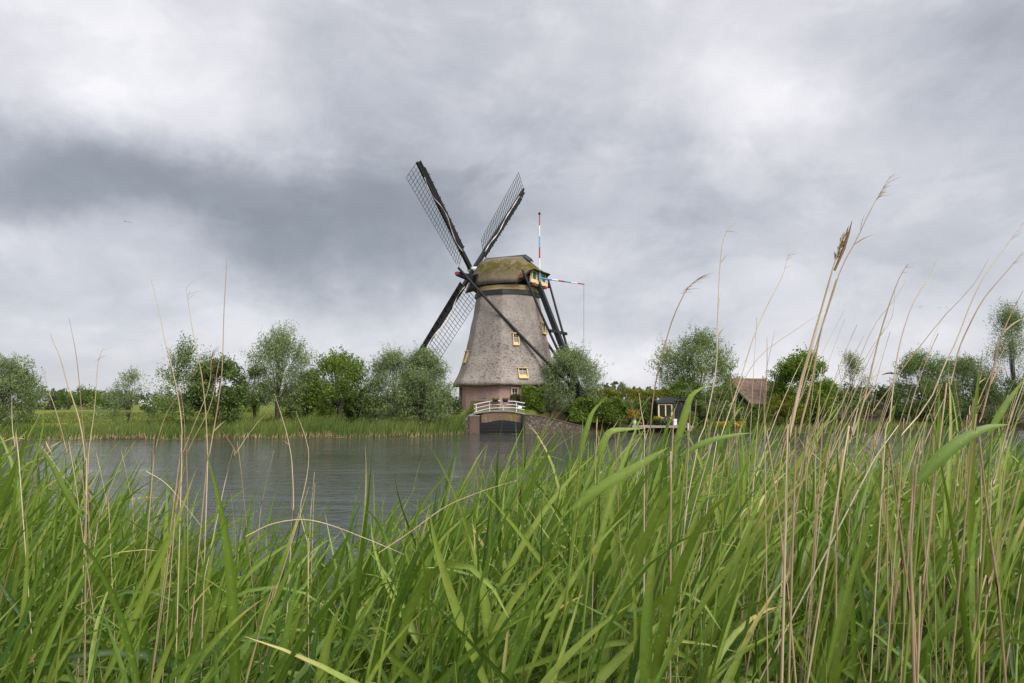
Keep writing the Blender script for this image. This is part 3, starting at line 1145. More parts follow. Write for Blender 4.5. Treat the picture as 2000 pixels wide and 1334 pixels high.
railing(YS + .35, 'white wooden bridge railing facing the water with two flower boxes hung on it')
b = MB()
b.prism([(sx(923), 0, sz(811)), (sx(1026), 0, sz(811)), (sx(1010), 0, sz(799)), (sx(983), 0, sz(797.5)), (sx(957), 0, sz(798.5)), (sx(935), 0, sz(804))], (0, YS + 2.3, 0), (0, YS + 2.62, 0))
o = b.build('stone_parapet', M_grey)
tag(o, 'low grey stone parapet behind the white bridge railing', 'parapet')
for px, lab in ((967.5, 'black flower box on the railing, the one nearer the stone plaque'), (987, 'black flower box on the railing, the one nearer the brick wall window')):
    t = thing('flower_box', lab, 'flower box', (sx(px), YS + .15, sz(786)), 'flower boxes on the white railing')
    b = MB()
    x0, x1 = sx(px - 5.5), sx(px + 5.5)
    b.hexa([(x0 + .04, YS + .02, sz(785.8)), (x1 - .04, YS + .02, sz(785.8)), (x1 - .04, YS + .28, sz(785.8)), (x0 + .04, YS + .28, sz(785.8)),
            (x0, YS - .02, sz(780.5)), (x1, YS - .02, sz(780.5)), (x1, YS + .30, sz(780.5)), (x0, YS + .30, sz(780.5))])
    b.build('box', M_pot, t)
    petals((sx(px), YS + .14, sz(779.5)), (.27, .14, .09), 200, .10, M_yellowish, t, 'plants', .4, .4)
    petals((sx(px), YS + .14, sz(778.8)), (.27, .14, .06), 40, .06, M_pink, t, 'blossom', .4, .4)
# bench by the brick wall
bt = thing('bench', 'dark brown timber bench against the brick mill wall', 'bench', (sx(948, 64.2), 64.2, 2.05))
for (y0, y1, z0, z1, nm) in ((64.0, 64.4, 2.46, 2.54, 'seat'), (64.42, 64.5, 2.62, 2.95, 'backrest')):
    b = MB()
    b.box((sx(920, 64.2), y0, z0), (sx(976, 64.2), y1, z1))
    b.build(nm, M_brown, bt)
for px in (924, 972):
    b = MB()
    b.box((sx(px, 64.2) - .05, 64.05, 1.75), (sx(px, 64.2) + .05, 64.48, 2.46))
    b.build('leg', M_brown, bt)
# white boulders at the wall foot
for px, py, Y, lab in ((892, 797.5, 66.5, 'white painted stone at the left foot of the brick wall'), (1014.5, 796.5, 63.6, 'white painted stone behind the right end of the railing')):
    b = MB()
    c = P(px, py, Y)
    rr = []
    for j in range(6):
        a = math.pi * j / 5
        rr.append([c + np.array((math.sin(a) * .27 * math.cos(2 * math.pi * k / 10) * (1 + .1 * math.sin(k * 2.1)), math.sin(a) * .2 * math.sin(2 * math.pi * k / 10), .15 * math.cos(a))) for k in range(10)])
    b.rings(rr)
    o = b.build('white_stone', M_white, smooth=True, loc=c)
    tag(o, lab, 'stone', 'white stones near the mill')

# ------------------------------------------------------------------ trees
def crown_leaves(c, W, H, cb, n_tw, n_lf, leaf, ratio, style, seed, tint_bias=0.0, depth=1.0, lump=.28, shell=.45):
    """leaf clusters along twigs inside an uneven crown envelope.
    c base point, W half width, H height of the whole tree, cb bottom of the crown as a share of H"""
    r_ = np.random.default_rng(seed)
    K = max(12, int(n_tw / 46))
    prof = {'willow': ([0, .10, .3, .55, .8, .93, 1], [.55, .86, 1.0, .92, .62, .34, .08]),
            'round': ([0, .08, .28, .55, .8, .94, 1], [.45, .82, 1.0, .98, .74, .42, .12]),
            'spire': ([0, .12, .3, .5, .75, .9, 1], [.55, .95, 1.0, .78, .45, .25, .06]),
            'hedge': ([0, .1, .5, .9, 1], [.95, 1, 1, .97, .8])}[style]
    ph = r_.random(6) * 6.28

    def env(t, a):
        w = np.interp(t, prof[0], prof[1])
        return w * (1 + lump * (.5 * np.sin(3 * a + ph[0] + 3 * t) + .35 * np.sin(5 * a + ph[1] - 5 * t) + .3 * np.sin(2 * a + ph[2] + 9 * t)))
    # clumps
    tk = r_.random(K) ** .85
    ak = r_.random(K) * 6.28
    qk = (1 - shell) * np.sqrt(r_.random(K)) + shell * (.72 + .25 * r_.random(K))
    rk = env(tk, ak) * qk
    kc = np.stack([c[0] + np.sin(ak) * rk * W, c[1] + np.cos(ak) * rk * W * depth, c[2] + H * (cb + (1 - cb) * tk * .94)], 1)
    ktint = np.clip(.45 + tint_bias + r_.normal(0, .16, K), .05, .95)
    idx = r_.integers(0, K, n_tw)
    cs = min(W, H) * .15
    b0 = kc[idx] + r_.normal(0, 1, (n_tw, 3)) * np.array((cs, cs * depth, cs * .95))
    out = b0 - np.array((c[0], c[1], c[2] + H * (cb + .25 * (1 - cb))))
    out /= np.linalg.norm(out, axis=1, keepdims=True) + 1e-6
    upw = {'willow': .95, 'round': .45, 'spire': 1.1, 'hedge': .5}[style]
    d = out * .8 + np.array((0, 0, upw)) + r_.normal(0, .35, (n_tw, 3))
    d /= np.linalg.norm(d, axis=1, keepdims=True)
    tl = (H * {'willow': .105, 'round': .07, 'spire': .10, 'hedge': .06}[style]) * (.5 + r_.random(n_tw))
    s = np.repeat(np.arange(n_tw), n_lf)
    f = np.tile(np.linspace(.05, 1, n_lf), n_tw)
    pos = b0[s] + d[s] * (tl[s] * f)[:, None] + r_.normal(0, 1, (len(s), 3)) * leaf * .55
    ld = d[s] * .9 + r_.normal(0, .75, (len(s), 3))
    tint = np.clip(ktint[idx][s] + r_.normal(0, .17, len(s)) + .12 * (f - .5), 0, 1)
    keep = pos[:, 2] > c[2] + .05
    return quads(pos[keep], ld[keep], leaf * (.65 + .7 * r_.random(keep.sum())), ratio, tint[keep]), kc


def tree(name, label, cat, px, py_top, hw, Y, mat, style='willow', cb=.18, n_tw=700, n_lf=9, leaf=.2, ratio=.34, seed=1, trunk=.16,
         group=None, tint=0., depth=1., lump=.28, shell=.45, forks=7, lean=0.):
    X = sx(px, Y)
    z0 = float(gz(X, Y))
    c = np.array((X, Y, z0 - .05))
    H = ZZ(py_top, Y) - z0
    W = hw / F * Y
    r_ = np.random.default_rng(seed + 500)
    t = thing(name, label, cat, c, group)
    (V, Fc, tt), kc = crown_leaves(c + np.array((lean, 0, 0)), W, H, cb, int(n_tw * 2.9), n_lf, leaf * .84, ratio, style, seed, tint, depth, lump, shell)
    b = MB()
    ht = max(.5, H * (cb + .06))
    fork = c + np.array((lean * .7 + r_.normal(0, .05), r_.normal(0, .05), ht))
    b.tube([c - UP * .2, c + (fork - c) * .35 + np.array((r_.normal(0, .05), 0, 0)), fork, fork + UP * .2], [trunk * 1.35, trunk * 1.05, trunk, trunk * .6], 8)
    order = np.argsort(-kc[:, 2])
    for k in list(order[:forks]) + list(order[forks::max(1, len(order) // (forks + 4))]):
        e = kc[k]
        m1 = fork + (e - fork) * .45 + np.array((r_.normal(0, .12), r_.normal(0, .12), .12 * H * .5))
        b.tube([fork - UP * .1, m1, e], [trunk * .36, trunk * .18, .012], 6, False)
    b.build('trunk', M_bark, t, True)
    np_mesh('crown', V, Fc, mat, t, tt)
    return t


def shrub(name, label, cat, px, py_top, hw, Y, mat, style='round', n_tw=350, n_lf=9, leaf=.16, ratio=.55, seed=1, group=None, tint=0., depth=1., lump=.25, z0=None, shell=.5):
    X = sx(px, Y)
    z0 = float(gz(X, Y)) if z0 is None else z0
    c = np.array((X, Y, z0 - .1))
    H = max(.4, ZZ(py_top, Y) - z0)
    W = hw / F * Y
    (V, Fc, tt), kc = crown_leaves(c, W, H, .03, int(n_tw * 1.6), n_lf, leaf, ratio, style, seed, tint, depth, lump, shell)
    t = thing(name, label, cat, c, group)
    b = MB()
    r_ = np.random.default_rng(seed + 900)
    for k in r_.integers(0, len(kc), 7):
        b.tube([c - UP * .1, c + (kc[k] - c) * .5 + UP * .1, kc[k]], [.045, .03, .012], 5, False)
    b.build('stems', M_bark, t)
    np_mesh('foliage', V, Fc, mat, t, tt)
    return t


def hedge(name, label, x0, x1, y0, y1, z1, mat, n, leaf=.15, ratio=.6, seed=1, tint=0., rough=.12, dome=.0):
    """clipped hedge: leaves over the skin and through the depth of a soft box"""
    r_ = np.random.default_rng(seed)
    zb = float(gz((x0 + x1) / 2, (y0 + y1) / 2)) - .1
    u = r_.random((n, 3))
    face = r_.random(n)
    u[:, 1] = np.where(face < .5, r_.random(n) ** 3 * .35, u[:, 1])
    u[:, 2] = np.where((face >= .5) & (face < .8), 1 - r_.random(n) ** 3 * .3, u[:, 2])
    x = x0 + (x1 - x0) * u[:, 0]
    hz = z1 - zb + rough * (np.sin(x * 2.1 + seed) + .7 * np.sin(x * 5.3 + 2 * seed) + .8 * r_.normal(0, .5, n)) - dome * (2 * u[:, 0] - 1) ** 4
    y = y0 + (y1 - y0) * u[:, 1] + .18 * np.sin(x * 1.7 + u[:, 2] * 5 + seed) + .1 * np.sin(x * 4.1 - u[:, 2] * 7)
    pos = np.stack([x, y, zb + hz * u[:, 2]], 1) + r_.normal(0, .05, (n, 3))
    d = r_.normal(0, .8, (n, 3)) + np.array((0, -.4, .4))
    cl = np.sin(x * 3.1 + seed) * np.sin(pos[:, 2] * 4.3 + seed * 2) + np.sin(x * 7.7) * np.cos(pos[:, 2] * 6.1 + y * 3)
    tt = np.clip(.45 + tint + .13 * cl + r_.normal(0, .17, n), 0, 1)
    V, Fc, t4 = quads(pos, d, leaf * (.6 + .8 * r_.random(n)), ratio, tt)
    t = thing(name, label, 'hedge', ((x0 + x1) / 2, (y0 + y1) / 2, zb))
    b = MB()
    for k in range(max(3, int((x1 - x0) / .8))):
        xx = x0 + (x1 - x0) * (k + .5) / max(3, int((x1 - x0) / .8))
        b.tube([(xx, (y0 + y1) / 2, zb - .1), (xx + r_.normal(0, .1), (y0 + y1) / 2, zb + (z1 - zb) * .8)], [.05, .02], 5, False)
    b.build('stems', M_bark, t)
    np_mesh('foliage', V, Fc, mat, t, t4)
    return t


BK = 'trees and bushes along the far bank'
tree('willow_tree', 'round grey green willow bush cut by the left edge of the photo', 'tree', 8, 706, 66, 55.8, M_willow, 'round', .06, 950, 10, .20, .34, 21, .14, BK, .0, 1., .2)
tree('sapling', 'thin pale sapling with airy twigs, first tree right of the round edge willow', 'tree', 257, 722, 50, 56.2, M_willow, 'spire', .12, 210, 8, .17, .36, 22, .06, BK, -.02, 1., .4, .3, 6)
tree('poplar_tree', 'tall sparse tree standing against the sky left of the dark bushy tree', 'tree', 366, 664, 60, 57.5, M_poplar, 'spire', .14, 330, 8, .20, .42, 23, .09, BK, .05, 1., .4, .3, 9)
tree('alder_tree', 'dense dark green bushy tree with a short dark trunk near the water', 'tree', 424, 702, 47, 55.6, M_dark, 'round', .13, 700, 9, .22, .55, 24, .13, BK, .26, 1., .3)
tree('willow_tree', 'tallest willow on the left bank, upright with a feathery pointed crown', 'tree', 545, 650, 60, 58.5, M_willow, 'willow', .20, 800, 9, .20, .34, 25, .20, BK, .06, 1., .3, .4, 9)
tree('pollard_willow', 'small pollard willow on a short trunk, left of the tallest willow', 'tree', 500, 722, 30, 58.0, M_poplar, 'willow', .26, 260, 8, .18, .36, 26, .13, BK, .02, 1., .3, .35)
tree('fruit_tree', 'broad yellow green tree on a forked leaning trunk', 'tree', 664, 702, 66, 59.0, M_broad, 'round', .22, 720, 9, .20, .55, 27, .18, BK, .06, 1., .32, .4, 8)
tree('willow_tree', 'low bushy willow filling the gap between the tallest willow and the forked tree', 'tree', 603, 735, 42, 61.5, M_poplar, 'round', .08, 420, 9, .19, .36, 28, .1, BK, .0, 1., .25)
tree('willow_tree', 'silvery willow with leafy crown, left half of the big clump before the mill', 'tree', 768, 697, 60, 59.5, M_willow, 'willow', .08, 900, 10, .19, .34, 29, .16, BK, .02, 1., .22, .5, 8)
tree('willow_tree', 'broad willow right of the lower sail tip, beside the brick wall', 'tree', 824, 692, 57, 58.6, M_willow, 'round', .08, 1200, 10, .19, .34, 30, .2, BK, .03, 1., .22, .5, 8)
shrub('elder_bush', 'dark shrub under the big willow clump beside the forked tree', 'bush', 716, 766, 40, 62.5, M_dark, 'round', 300, 9, .18, .5, 31, BK, -.1)
shrub('elder_bush', 'dark green bush at the grass slope beside the brick wall', 'bush', 872, 770, 26, 62.5, M_dark, 'round', 260, 9, .16, .5, 32, BK, .0)
# far hedgerow beyond the meadow
HR = 'bushes of the far hedgerow'
for (px, py, hw, Y, mt, lab, sd_) in (
        (95, 768, 46, 96, M_farleaf, 'grey green bush of the far hedgerow behind the left willow'),
        (165, 763, 44, 94, M_broad, 'low round bush of the far hedgerow, second from the left edge'),
        (232, 776, 34, 98, M_farleaf, 'small bush of the far hedgerow behind the thin sapling'),
        (325, 780, 46, 92, M_broad, 'mid green bush of the far hedgerow behind the tall sparse tree'),
        (476, 778, 40, 84, M_bright, 'light green bush showing between the dark tree and the pollard willow'),
        (600, 772, 55, 90, M_broad, 'wide bush of the far hedgerow behind the tallest willow'),
        (700, 770, 60, 88, M_dark, 'dark bush of the far hedgerow behind the forked tree')) and [
        a + (40 + i,) for i, a in enumerate((
            (95, 768, 46, 96, M_farleaf, 'grey green bush of the far hedgerow behind the left willow'),
            (165, 763, 44, 94, M_broad, 'low round bush of the far hedgerow, second from the left edge'),
            (232, 776, 34, 98, M_farleaf, 'small bush of the far hedgerow behind the thin sapling'),
            (325, 780, 46, 92, M_broad, 'mid green bush of the far hedgerow behind the tall sparse tree'),
            (476, 778, 40, 84, M_bright, 'light green bush showing between the dark tree and the pollard willow'),
            (600, 772, 55, 90, M_broad, 'wide bush of the far hedgerow behind the tallest willow'),
            (700, 770, 60, 88, M_dark, 'dark bush of the far hedgerow behind the forked tree')))]:
    shrub('bush', lab, 'bush', px, py, hw, Y, mt, 'round', 260, 8, .26, .5, sd_, HR, 0, .7)
el = shrub('elder_bush', 'dark elder bush with cream flower heads behind the sparse tree', 'bush', 294, 786, 15, 80, M_dark, 'round', 120, 8, .2, .5, 50, HR)
petals(np.array((sx(292, 80), 79.4, ZZ(789, 80))), (.75, .4, .4), 60, .16, M_wht, el, 'blossom', .3, .3)
# far wood that reads as one low line
n = 9000
fx = rng.uniform(-420, 420, n)
fy = 330 + rng.normal(0, 12, n)
fh = (6 + 2.2 * np.sin(fx * .045) + 1.6 * np.sin(fx * .13 + 1) + 1.2 * np.sin(fx * .31)) * np.sqrt(rng.random(n))
V, Fc, tt = quads(np.stack([fx, fy, 1.5 + np.maximum(fh, .1)], 1), rng.normal(0, 1, (n, 3)), 2.6 * (.5 + rng.random(n)), .6, np.clip(rng.normal(.5, .2, n), 0, 1))
o = np_mesh('far_wood', V, Fc, M_farleaf, None, tt)
tag(o, 'low line of distant woodland on the horizon', kind='stuff')

# right of the sluice
RG = 'trees and bushes round the mill garden'
tree('willow_tree', 'round silver grey willow in front of the tail pole, right of the mill', 'tree', 1112, 690, 63, 65.5, M_willow, 'round', .08, 1300, 10, .18, .34, 61, .16, RG, .06, 1., .2, .5, 7)
hedge('hedge', 'clipped bright green hedge between the brick wall and the grey willow', sx(1019, 64), sx(1062, 64), 63.4, 65.0, ZZ(757, 64), M_bright, 7000, .14, .6, 62, .02)
hedge('hedge', 'dark ivy hedge at the water left of the black shed', sx(1112, 63.0), sx(1222, 63.0), 62.5, 65.0, ZZ(781, 63.0), M_broad, 15000, .15, .7, 63, .10, .16, .5)
hedge('hedge', 'yellow green hedge behind the ivy hedge right of the grey willow', sx(1150, 67.5), sx(1212, 67.5), 66.8, 68.2, ZZ(763, 67.5), M_yellowish, 6000, .15, .6, 64, .08, .1, .35)
hedge('hedge', 'long yellow green hedge behind the black shed', sx(1222, 66.5), sx(1330, 66.5), 65.8, 67.4, ZZ(764, 66.5), M_yellowish, 11000, .15, .6, 65, .08, .1)
shrub('bush', 'dark low bush growing behind the right wing wall of the sluice', 'bush', 1088, 800, 34, 63.4, M_dark, 'round', 300, 9, .15, .5, 84, RG, .1, .6)
shrub('ivy_bush', 'dark ivy growing up the left side of the black shed', 'bush', 1262, 778, 26, 64.9, M_broad, 'hedge', 320, 9, .15, .6, 66, RG, -.05, .6)
tree('willow_tree', 'pale feathery young willow showing between the two yellow green hedges', 'tree', 1216, 748, 11, 70, M_willow, 'spire', .1, 70, 8, .17, .34, 67, .05, RG, .1)
tree('willow_tree', 'large loose crowned willow rising behind the black shed', 'tree', 1360, 652, 68, 67.5, M_poplar, 'round', .12, 1250, 10, .20, .36, 68, .2, RG, .08, 1., .38, .45, 10)
shrub('bush', 'bright green rounded bush under the large willow', 'bush', 1336, 738, 34, 66.6, M_bright, 'round', 330, 9, .17, .5, 69, RG, -.02, .6)
shrub('bush', 'leafy bush between the black shed and the corrugated roof', 'bush', 1398, 752, 50, 65.2, M_poplar, 'round', 520, 9, .18, .45, 70, RG, .0, .7)
shrub('bush', 'small green bush hiding the right end of the black shed', 'bush', 1366, 786, 26, 63.9, M_broad, 'round', 260, 9, .14, .5, 85, RG, .0, .6)
shrub('bush', 'low garden bush at the waterline right of the yellow flowers', 'bush', 1462, 790, 36, 65.0, M_broad, 'round', 380, 9, .15, .5, 71, RG, -.05, .7)
shrub('bush', 'yellow green garden shrub in front of the corrugated roof', 'bush', 1525, 780, 48, 66.2, M_yellowish, 'round', 560, 9, .16, .5, 72, RG, -.2, .7)
tree('chestnut_tree', 'dense bright green round tree right of the corrugated roof', 'tree', 1565, 698, 54, 68.5, M_bright, 'round', .06, 900, 10, .25, .55, 73, .18, RG, .0, 1., .18, .55, 7)
tree('poplar_tree', 'thin sparse young trees against the sky right of the bright green tree', 'tree', 1658, 698, 42, 73, M_willow, 'spire', .1, 190, 8, .19, .36, 74, .07, RG, .02, 1., .45, .3, 8)
shrub('bush', 'low green bush at the bank right of the bright green tree', 'bush', 1640, 770, 50, 69.5, M_poplar, 'round', 420, 9, .19, .45, 75, RG, -.02, .7)
shrub('bush', 'dark green bush below the flying bird', 'bush', 1722, 764, 44, 75, M_dark, 'round', 420, 9, .2, .45, 76, RG, .1, .7)
tree('willow_tree', 'bushy willow just right of the flying bird', 'tree', 1802, 690, 50, 72, M_poplar, 'round', .06, 950, 10, .2, .36, 77, .16, RG, .0, 1., .25)
tree('willow_tree', 'dark willow between the bushy willow and the tall tree at the right edge', 'tree', 1876, 704, 60, 74, M_willow, 'round', .06, 950, 10, .2, .36, 78, .16, RG, -.14, 1., .25)
tree('poplar_tree', 'tall airy tree at the right edge of the photo', 'tree', 1978, 610, 62, 73, M_willow, 'spire', .10, 700, 9, .19, .36, 79, .15, RG, -.02, 1., .38, .35, 10)
shrub('bush', 'dense dark bush under the tall airy tree at the right edge', 'bush', 1960, 730, 70, 70.5, M_dark, 'round', 560, 9, .2, .45, 80, RG, .15, .7)
shrub('bush', 'low overhanging bush at the waterline below the bushy willow', 'bush', 1810, 790, 70, 70.4, M_dark, 'round', 420, 9, .18, .45, 81, RG, .12, .6)
for i, (px, py, hw, lab) in enumerate(((1150, 770, 30, 'far tree behind the garden, seen right of the grey willow'), (1430, 742, 40, 'far tree behind the corrugated roof'),
                                       (1690, 745, 50, 'far pale tree behind the dark bush below the bird'), (1500, 752, 40, 'far low tree right of the corrugated roof ridge'))):
    tree('distant_tree', lab, 'tree', px, py, hw, 105, M_farleaf, 'round', .08, 220, 8, .3, .5, 90 + i, .15, 'far trees behind the garden', 0, .6)

# ------------------------------------------------------------------ garden: deck, black shed, pots, corrugated shed
YD = 62.4


def dx(px):
    return sx(px, YD)


def dz(py):
    return ZZ(py, YD)


dk = thing('jetty', 'weathered grey board jetty over the water in front of the black shed', 'jetty', (dx(1290), YD + .6, 0))
b = MB()
for k in range(8):
    b.box((dx(1234), YD + .02 + k * .165, dz(832.6)), (dx(1352), YD + .155 + k * .165, dz(831.2)))
b.build('boards', M_deck, dk)
b = MB()
b.box((dx(1233), YD - .05, dz(835.6)), (dx(1352), YD + .0, dz(831.0)))
b.build('fascia', M_deck, dk)
for px in (1240, 1275, 1310, 1346):
    b = MB()
    b.tube([(dx(px), YD + .15, -.8), (dx(px), YD + .15, dz(833))], .07, 8)
    b.build('pile', M_brown, dk)
b = MB()
b.tube([(dx(1340.7), YD - .12, -.6), (dx(1340.7), YD - .12, dz(827))], .075, 8)
b.tube([(dx(1340.7), YD - .12, dz(827)), (dx(1340.7), YD - .12, dz(826.4))], .10, 8)
b.build('mooring_post', M_zinc, dk)
YB = 63.6
sh = thing('garden_shed', 'black tarred shed with a cream two light window by the jetty', 'shed', (sx(1300, YB), YB + 1, .6))


def bx(px):
    return sx(px, YB)


def bz(py):
    return ZZ(py, YB)


b = MB()
nb_ = 11
for k in range(nb_):
    z0 = .5 + (bz(786) - .5) * k / nb_
    z1 = .5 + (bz(786) - .5) * (k + 1) / nb_
    b.hexa([(bx(1281.5), YB, z0), (bx(1313.5), YB, z0), (bx(1313.5), YB + 2, z0), (bx(1281.5), YB + 2, z0),
            (bx(1281.5), YB + .03, z1 - .012), (bx(1313.5), YB + .03, z1 - .012), (bx(1313.5), YB + 2, z1 - .012), (bx(1281.5), YB + 2, z1 - .012)])
b.build('front_wall', M_black, sh)
b = MB()
for k in range(nb_):
    z0 = .5 + (bz(783) - .5) * k / nb_
    z1 = .5 + (bz(783) - .5) * (k + 1) / nb_
    b.hexa([(bx(1313.8), YB + .5, z0), (bx(1360), YB + .5, z0), (bx(1360), YB + 2.4, z0), (bx(1313.8), YB + 2.4, z0),
            (bx(1313.8), YB + .53, z1 - .012), (bx(1360), YB + .53, z1 - .012), (bx(1360), YB + 2.4, z1 - .012), (bx(1313.8), YB + 2.4, z1 - .012)])
b.build('side_wall', M_black, sh)
b = MB()
b.hexa([(bx(1280), YB - .25, bz(788)), (bx(1314.6), YB - .25, bz(787)), (bx(1315), YB + 2.2, bz(782)), (bx(1280), YB + 2.2, bz(783)),
        (bx(1280), YB - .22, bz(783)), (bx(1314.6), YB - .22, bz(776.6)), (bx(1315), YB + 2.2, bz(773.5)), (bx(1280), YB + 2.2, bz(780))])
b.hexa([(bx(1315.4), YB + .3, bz(783)), (bx(1362), YB + .3, bz(783)), (bx(1362), YB + 2.6, bz(780)), (bx(1315.4), YB + 2.6, bz(780)),
        (bx(1315.4), YB + .3, bz(780.5)), (bx(1362), YB + .3, bz(780.5)), (bx(1362), YB + 2.6, bz(777)), (bx(1315.4), YB + 2.6, bz(777))])
b.build('roof', M_band, sh)
b = MB()
for (a0, a1, q0, q1) in ((1283.5, 1286.2, 789.3, 817), (1309, 1311.2, 789.3, 817), (1297, 1299.2, 791, 815.2), (1286.2, 1309, 789.3, 791), (1286.2, 1309, 815.2, 817)):
    b.box((bx(a0), YB - .10, bz(q1)), (bx(a1), YB - .035, bz(q0)))
win = b.build('window', M_cream, sh)
b = MB()
b.box((bx(1286.2), YB - .034, bz(815.2)), (bx(1309), YB - .010, bz(791)))
b.build('pane', M_glass, win)
b = MB()
b.tube([(bx(1287), YB + 1.0, bz(781.5)), (bx(1290), YB + .9, bz(779.2))], .09, 8)
o = b.build('white_duct', M_white)
tag(o, 'small white pipe lying on the black shed roof', 'pipe')


def pot(px, py0, py1, r, mat, Y=None, name='pot', parent=None):
    Y = Y or YD + .4
    b = MB()
    x, z0, z1 = sx(px, Y), ZZ(py1, Y), ZZ(py0, Y)
    b.tube([(x, Y, z0), (x, Y, z0 + (z1 - z0) * .6), (x, Y, z1 - .03), (x, Y, z1)], [r * .72, r * .95, r, r * 1.06], 12)
    return b.build(name, mat, parent, True)


def potted(name, label, px, pyt, py0, py1, r, pmat, leafmat, ext, n, leaf=.12, flower=None, nf=0, Y=None):
    Y = Y or YD + .4
    t = thing(name, label, 'potted plant', (sx(px, Y), Y, ZZ(py1, Y)), 'potted plants on the jetty')
    pot(px, py0, py1, r, pmat, Y, 'pot', t)
    c = np.array((sx(px, Y), Y, (ZZ(pyt, Y) + ZZ(py0, Y)) / 2))
    e = np.array((ext, ext * .7, (ZZ(pyt, Y) - ZZ(py0, Y)) / 2))
    petals(c, e, n, leaf, leafmat, t, 'foliage', .45, .4)
    if flower:
        petals(c + np.array((0, -.1, .06)), e * np.array((1.05, 1.2, .95)), nf, .085, flower, t, 'blossom', .5, .45)
    return t


t = potted('potted_maple', 'orange leaved small maple in a pale pot at the left end of the jetty', 1237, 801, 820, 831, .19, M_zinc, M_orange, .42, 0 + 1, .15)
petals((dx(1236), YD + .4, dz(808.5)), (.55, .4, .34), 420, .16, M_orange, t, 'crown', .55, .4)
b = MB()
b.tube([(dx(1237), YD + .4, dz(820)), (dx(1236), YD + .4, dz(811))], [.035, .02], 6)
b.build('stem', M_bark, t)
potted('flower_pot', 'black pot of yellow flowers under the cream window', 1282, 814, 821, 831, .20, M_pot, M_broad, .34, 260, .12, M_yel, 110)
potted('flower_pot', 'dark pot of white flowers spreading right of the yellow ones', 1297, 819, 826, 831, .30, M_pot, M_dark, .58, 420, .12, M_wht, 60)
potted('flower_pot', 'low bowl of pink flowers beside the pale pot', 1247, 825.5, 828.5, 831, .17, M_brown, M_dark, .2, 80, .09, M_pink, 70)
potted('flower_pot', 'small pot of red pink flowers near the mooring post', 1337, 823, 827.5, 831, .12, M_pot, M_dark, .14, 60, .09, M_pink, 40)
potted('leafy_pot', 'bushy green plant in a pot at the right end of the jetty', 1350, 815, 827, 831, .18, M_pot, M_bright, .42, 420, .14)
b = MB()
b.hexa([(dx(1314.4), YD + .3, dz(830.8)), (dx(1321.6), YD + .3, dz(830.8)), (dx(1321.6), YD + .62, dz(830.8)), (dx(1314.4), YD + .62, dz(830.8)),
        (dx(1314), YD + .28, dz(818.6)), (dx(1322), YD + .28, dz(818.6)), (dx(1322), YD + .64, dz(818.6)), (dx(1314), YD + .64, dz(818.6))])
o = b.build('white_tub', M_white, bevel=.02, loc=(dx(1318), YD + .45, dz(831)))
tag(o, 'tall square white tub standing on the jetty by the black shed', 'tub')
ch = thing('garden_chair', 'dark red brown garden chair on the jetty below the shed window', 'chair', (dx(1306), YD + .8, dz(831)))
for (nm, lo, hi) in (('seat', (-.22, -.2, .40), (.22, .2, .44)), ('backrest', (-.22, .17, .50), (.22, .21, .85))):
    b = MB()
    b.obox((dx(1306), YD + .8, dz(831)), (1, 0, 0), (0, 1, 0), UP, lo, hi)
    b.build(nm, M_brown, ch)
for (i, j) in ((-1, -1), (1, -1), (1, 1), (-1, 1)):
    b = MB()
    b.obox((dx(1306), YD + .8, dz(831)), (1, 0, 0), (0, 1, 0), UP, (i * .2 - .02, j * .18 - .02, 0), (i * .2 + .02, j * .18 + .02, .40 if j < 0 else .85))
    b.build('leg', M_brown, ch)
t = thing('yellow_flowers', 'clump of yellow flowers hanging over the water right of the jetty', 'flowers', (sx(1425, 63.6), 63.6, .3))
petals((sx(1425, 63.6), 63.7, ZZ(828, 63.6)), (1.3, .35, .22), 380, .13, M_yel, t, 'blossom', .35, .4)
petals((sx(1425, 63.6), 63.9, ZZ(831, 63.6)), (1.4, .4, .35), 500, .14, M_bright, t, 'foliage', .4, .4)
# shed with corrugated roof, standing askew
cs = thing('corrugated_shed', 'old shed with a rusty grey corrugated roof among the garden trees', 'shed', (sx(1482, 71), 71, 1.2))
ang = math.radians(24)
RX, RY = np.array((math.cos(ang), math.sin(ang), 0)), np.array((-math.sin(ang), math.cos(ang), 0))
RO = np.array((sx(1440, 71), 71.0, 0))
NR = 16
LEN = 5.0
zr, ze, zl = ZZ(741, 72), ZZ(763.5, 71), ZZ(790, 69.5)


def corr(p0, p1, name):
    vs = []
    segs = NR * 6
    b = MB()
    ra, rb2 = [], []
    nrm = np.cross(RX, p1 - p0)
    nrm /= np.linalg.norm(nrm)
    for k in range(segs + 1):
        o_ = RX * (LEN * k / segs) + nrm * .11 * math.sin(2 * math.pi * k / 6)
        ra.append(RO + p0 + o_)
        rb2.append(RO + p1 + o_)
    b.rings([ra, rb2], False)
    q = [p - nrm * .03 for p in ra]
    w = [p - nrm * .03 for p in rb2]
    b.rings([q, w], False)
    return b.build(name, M_corr, cs)


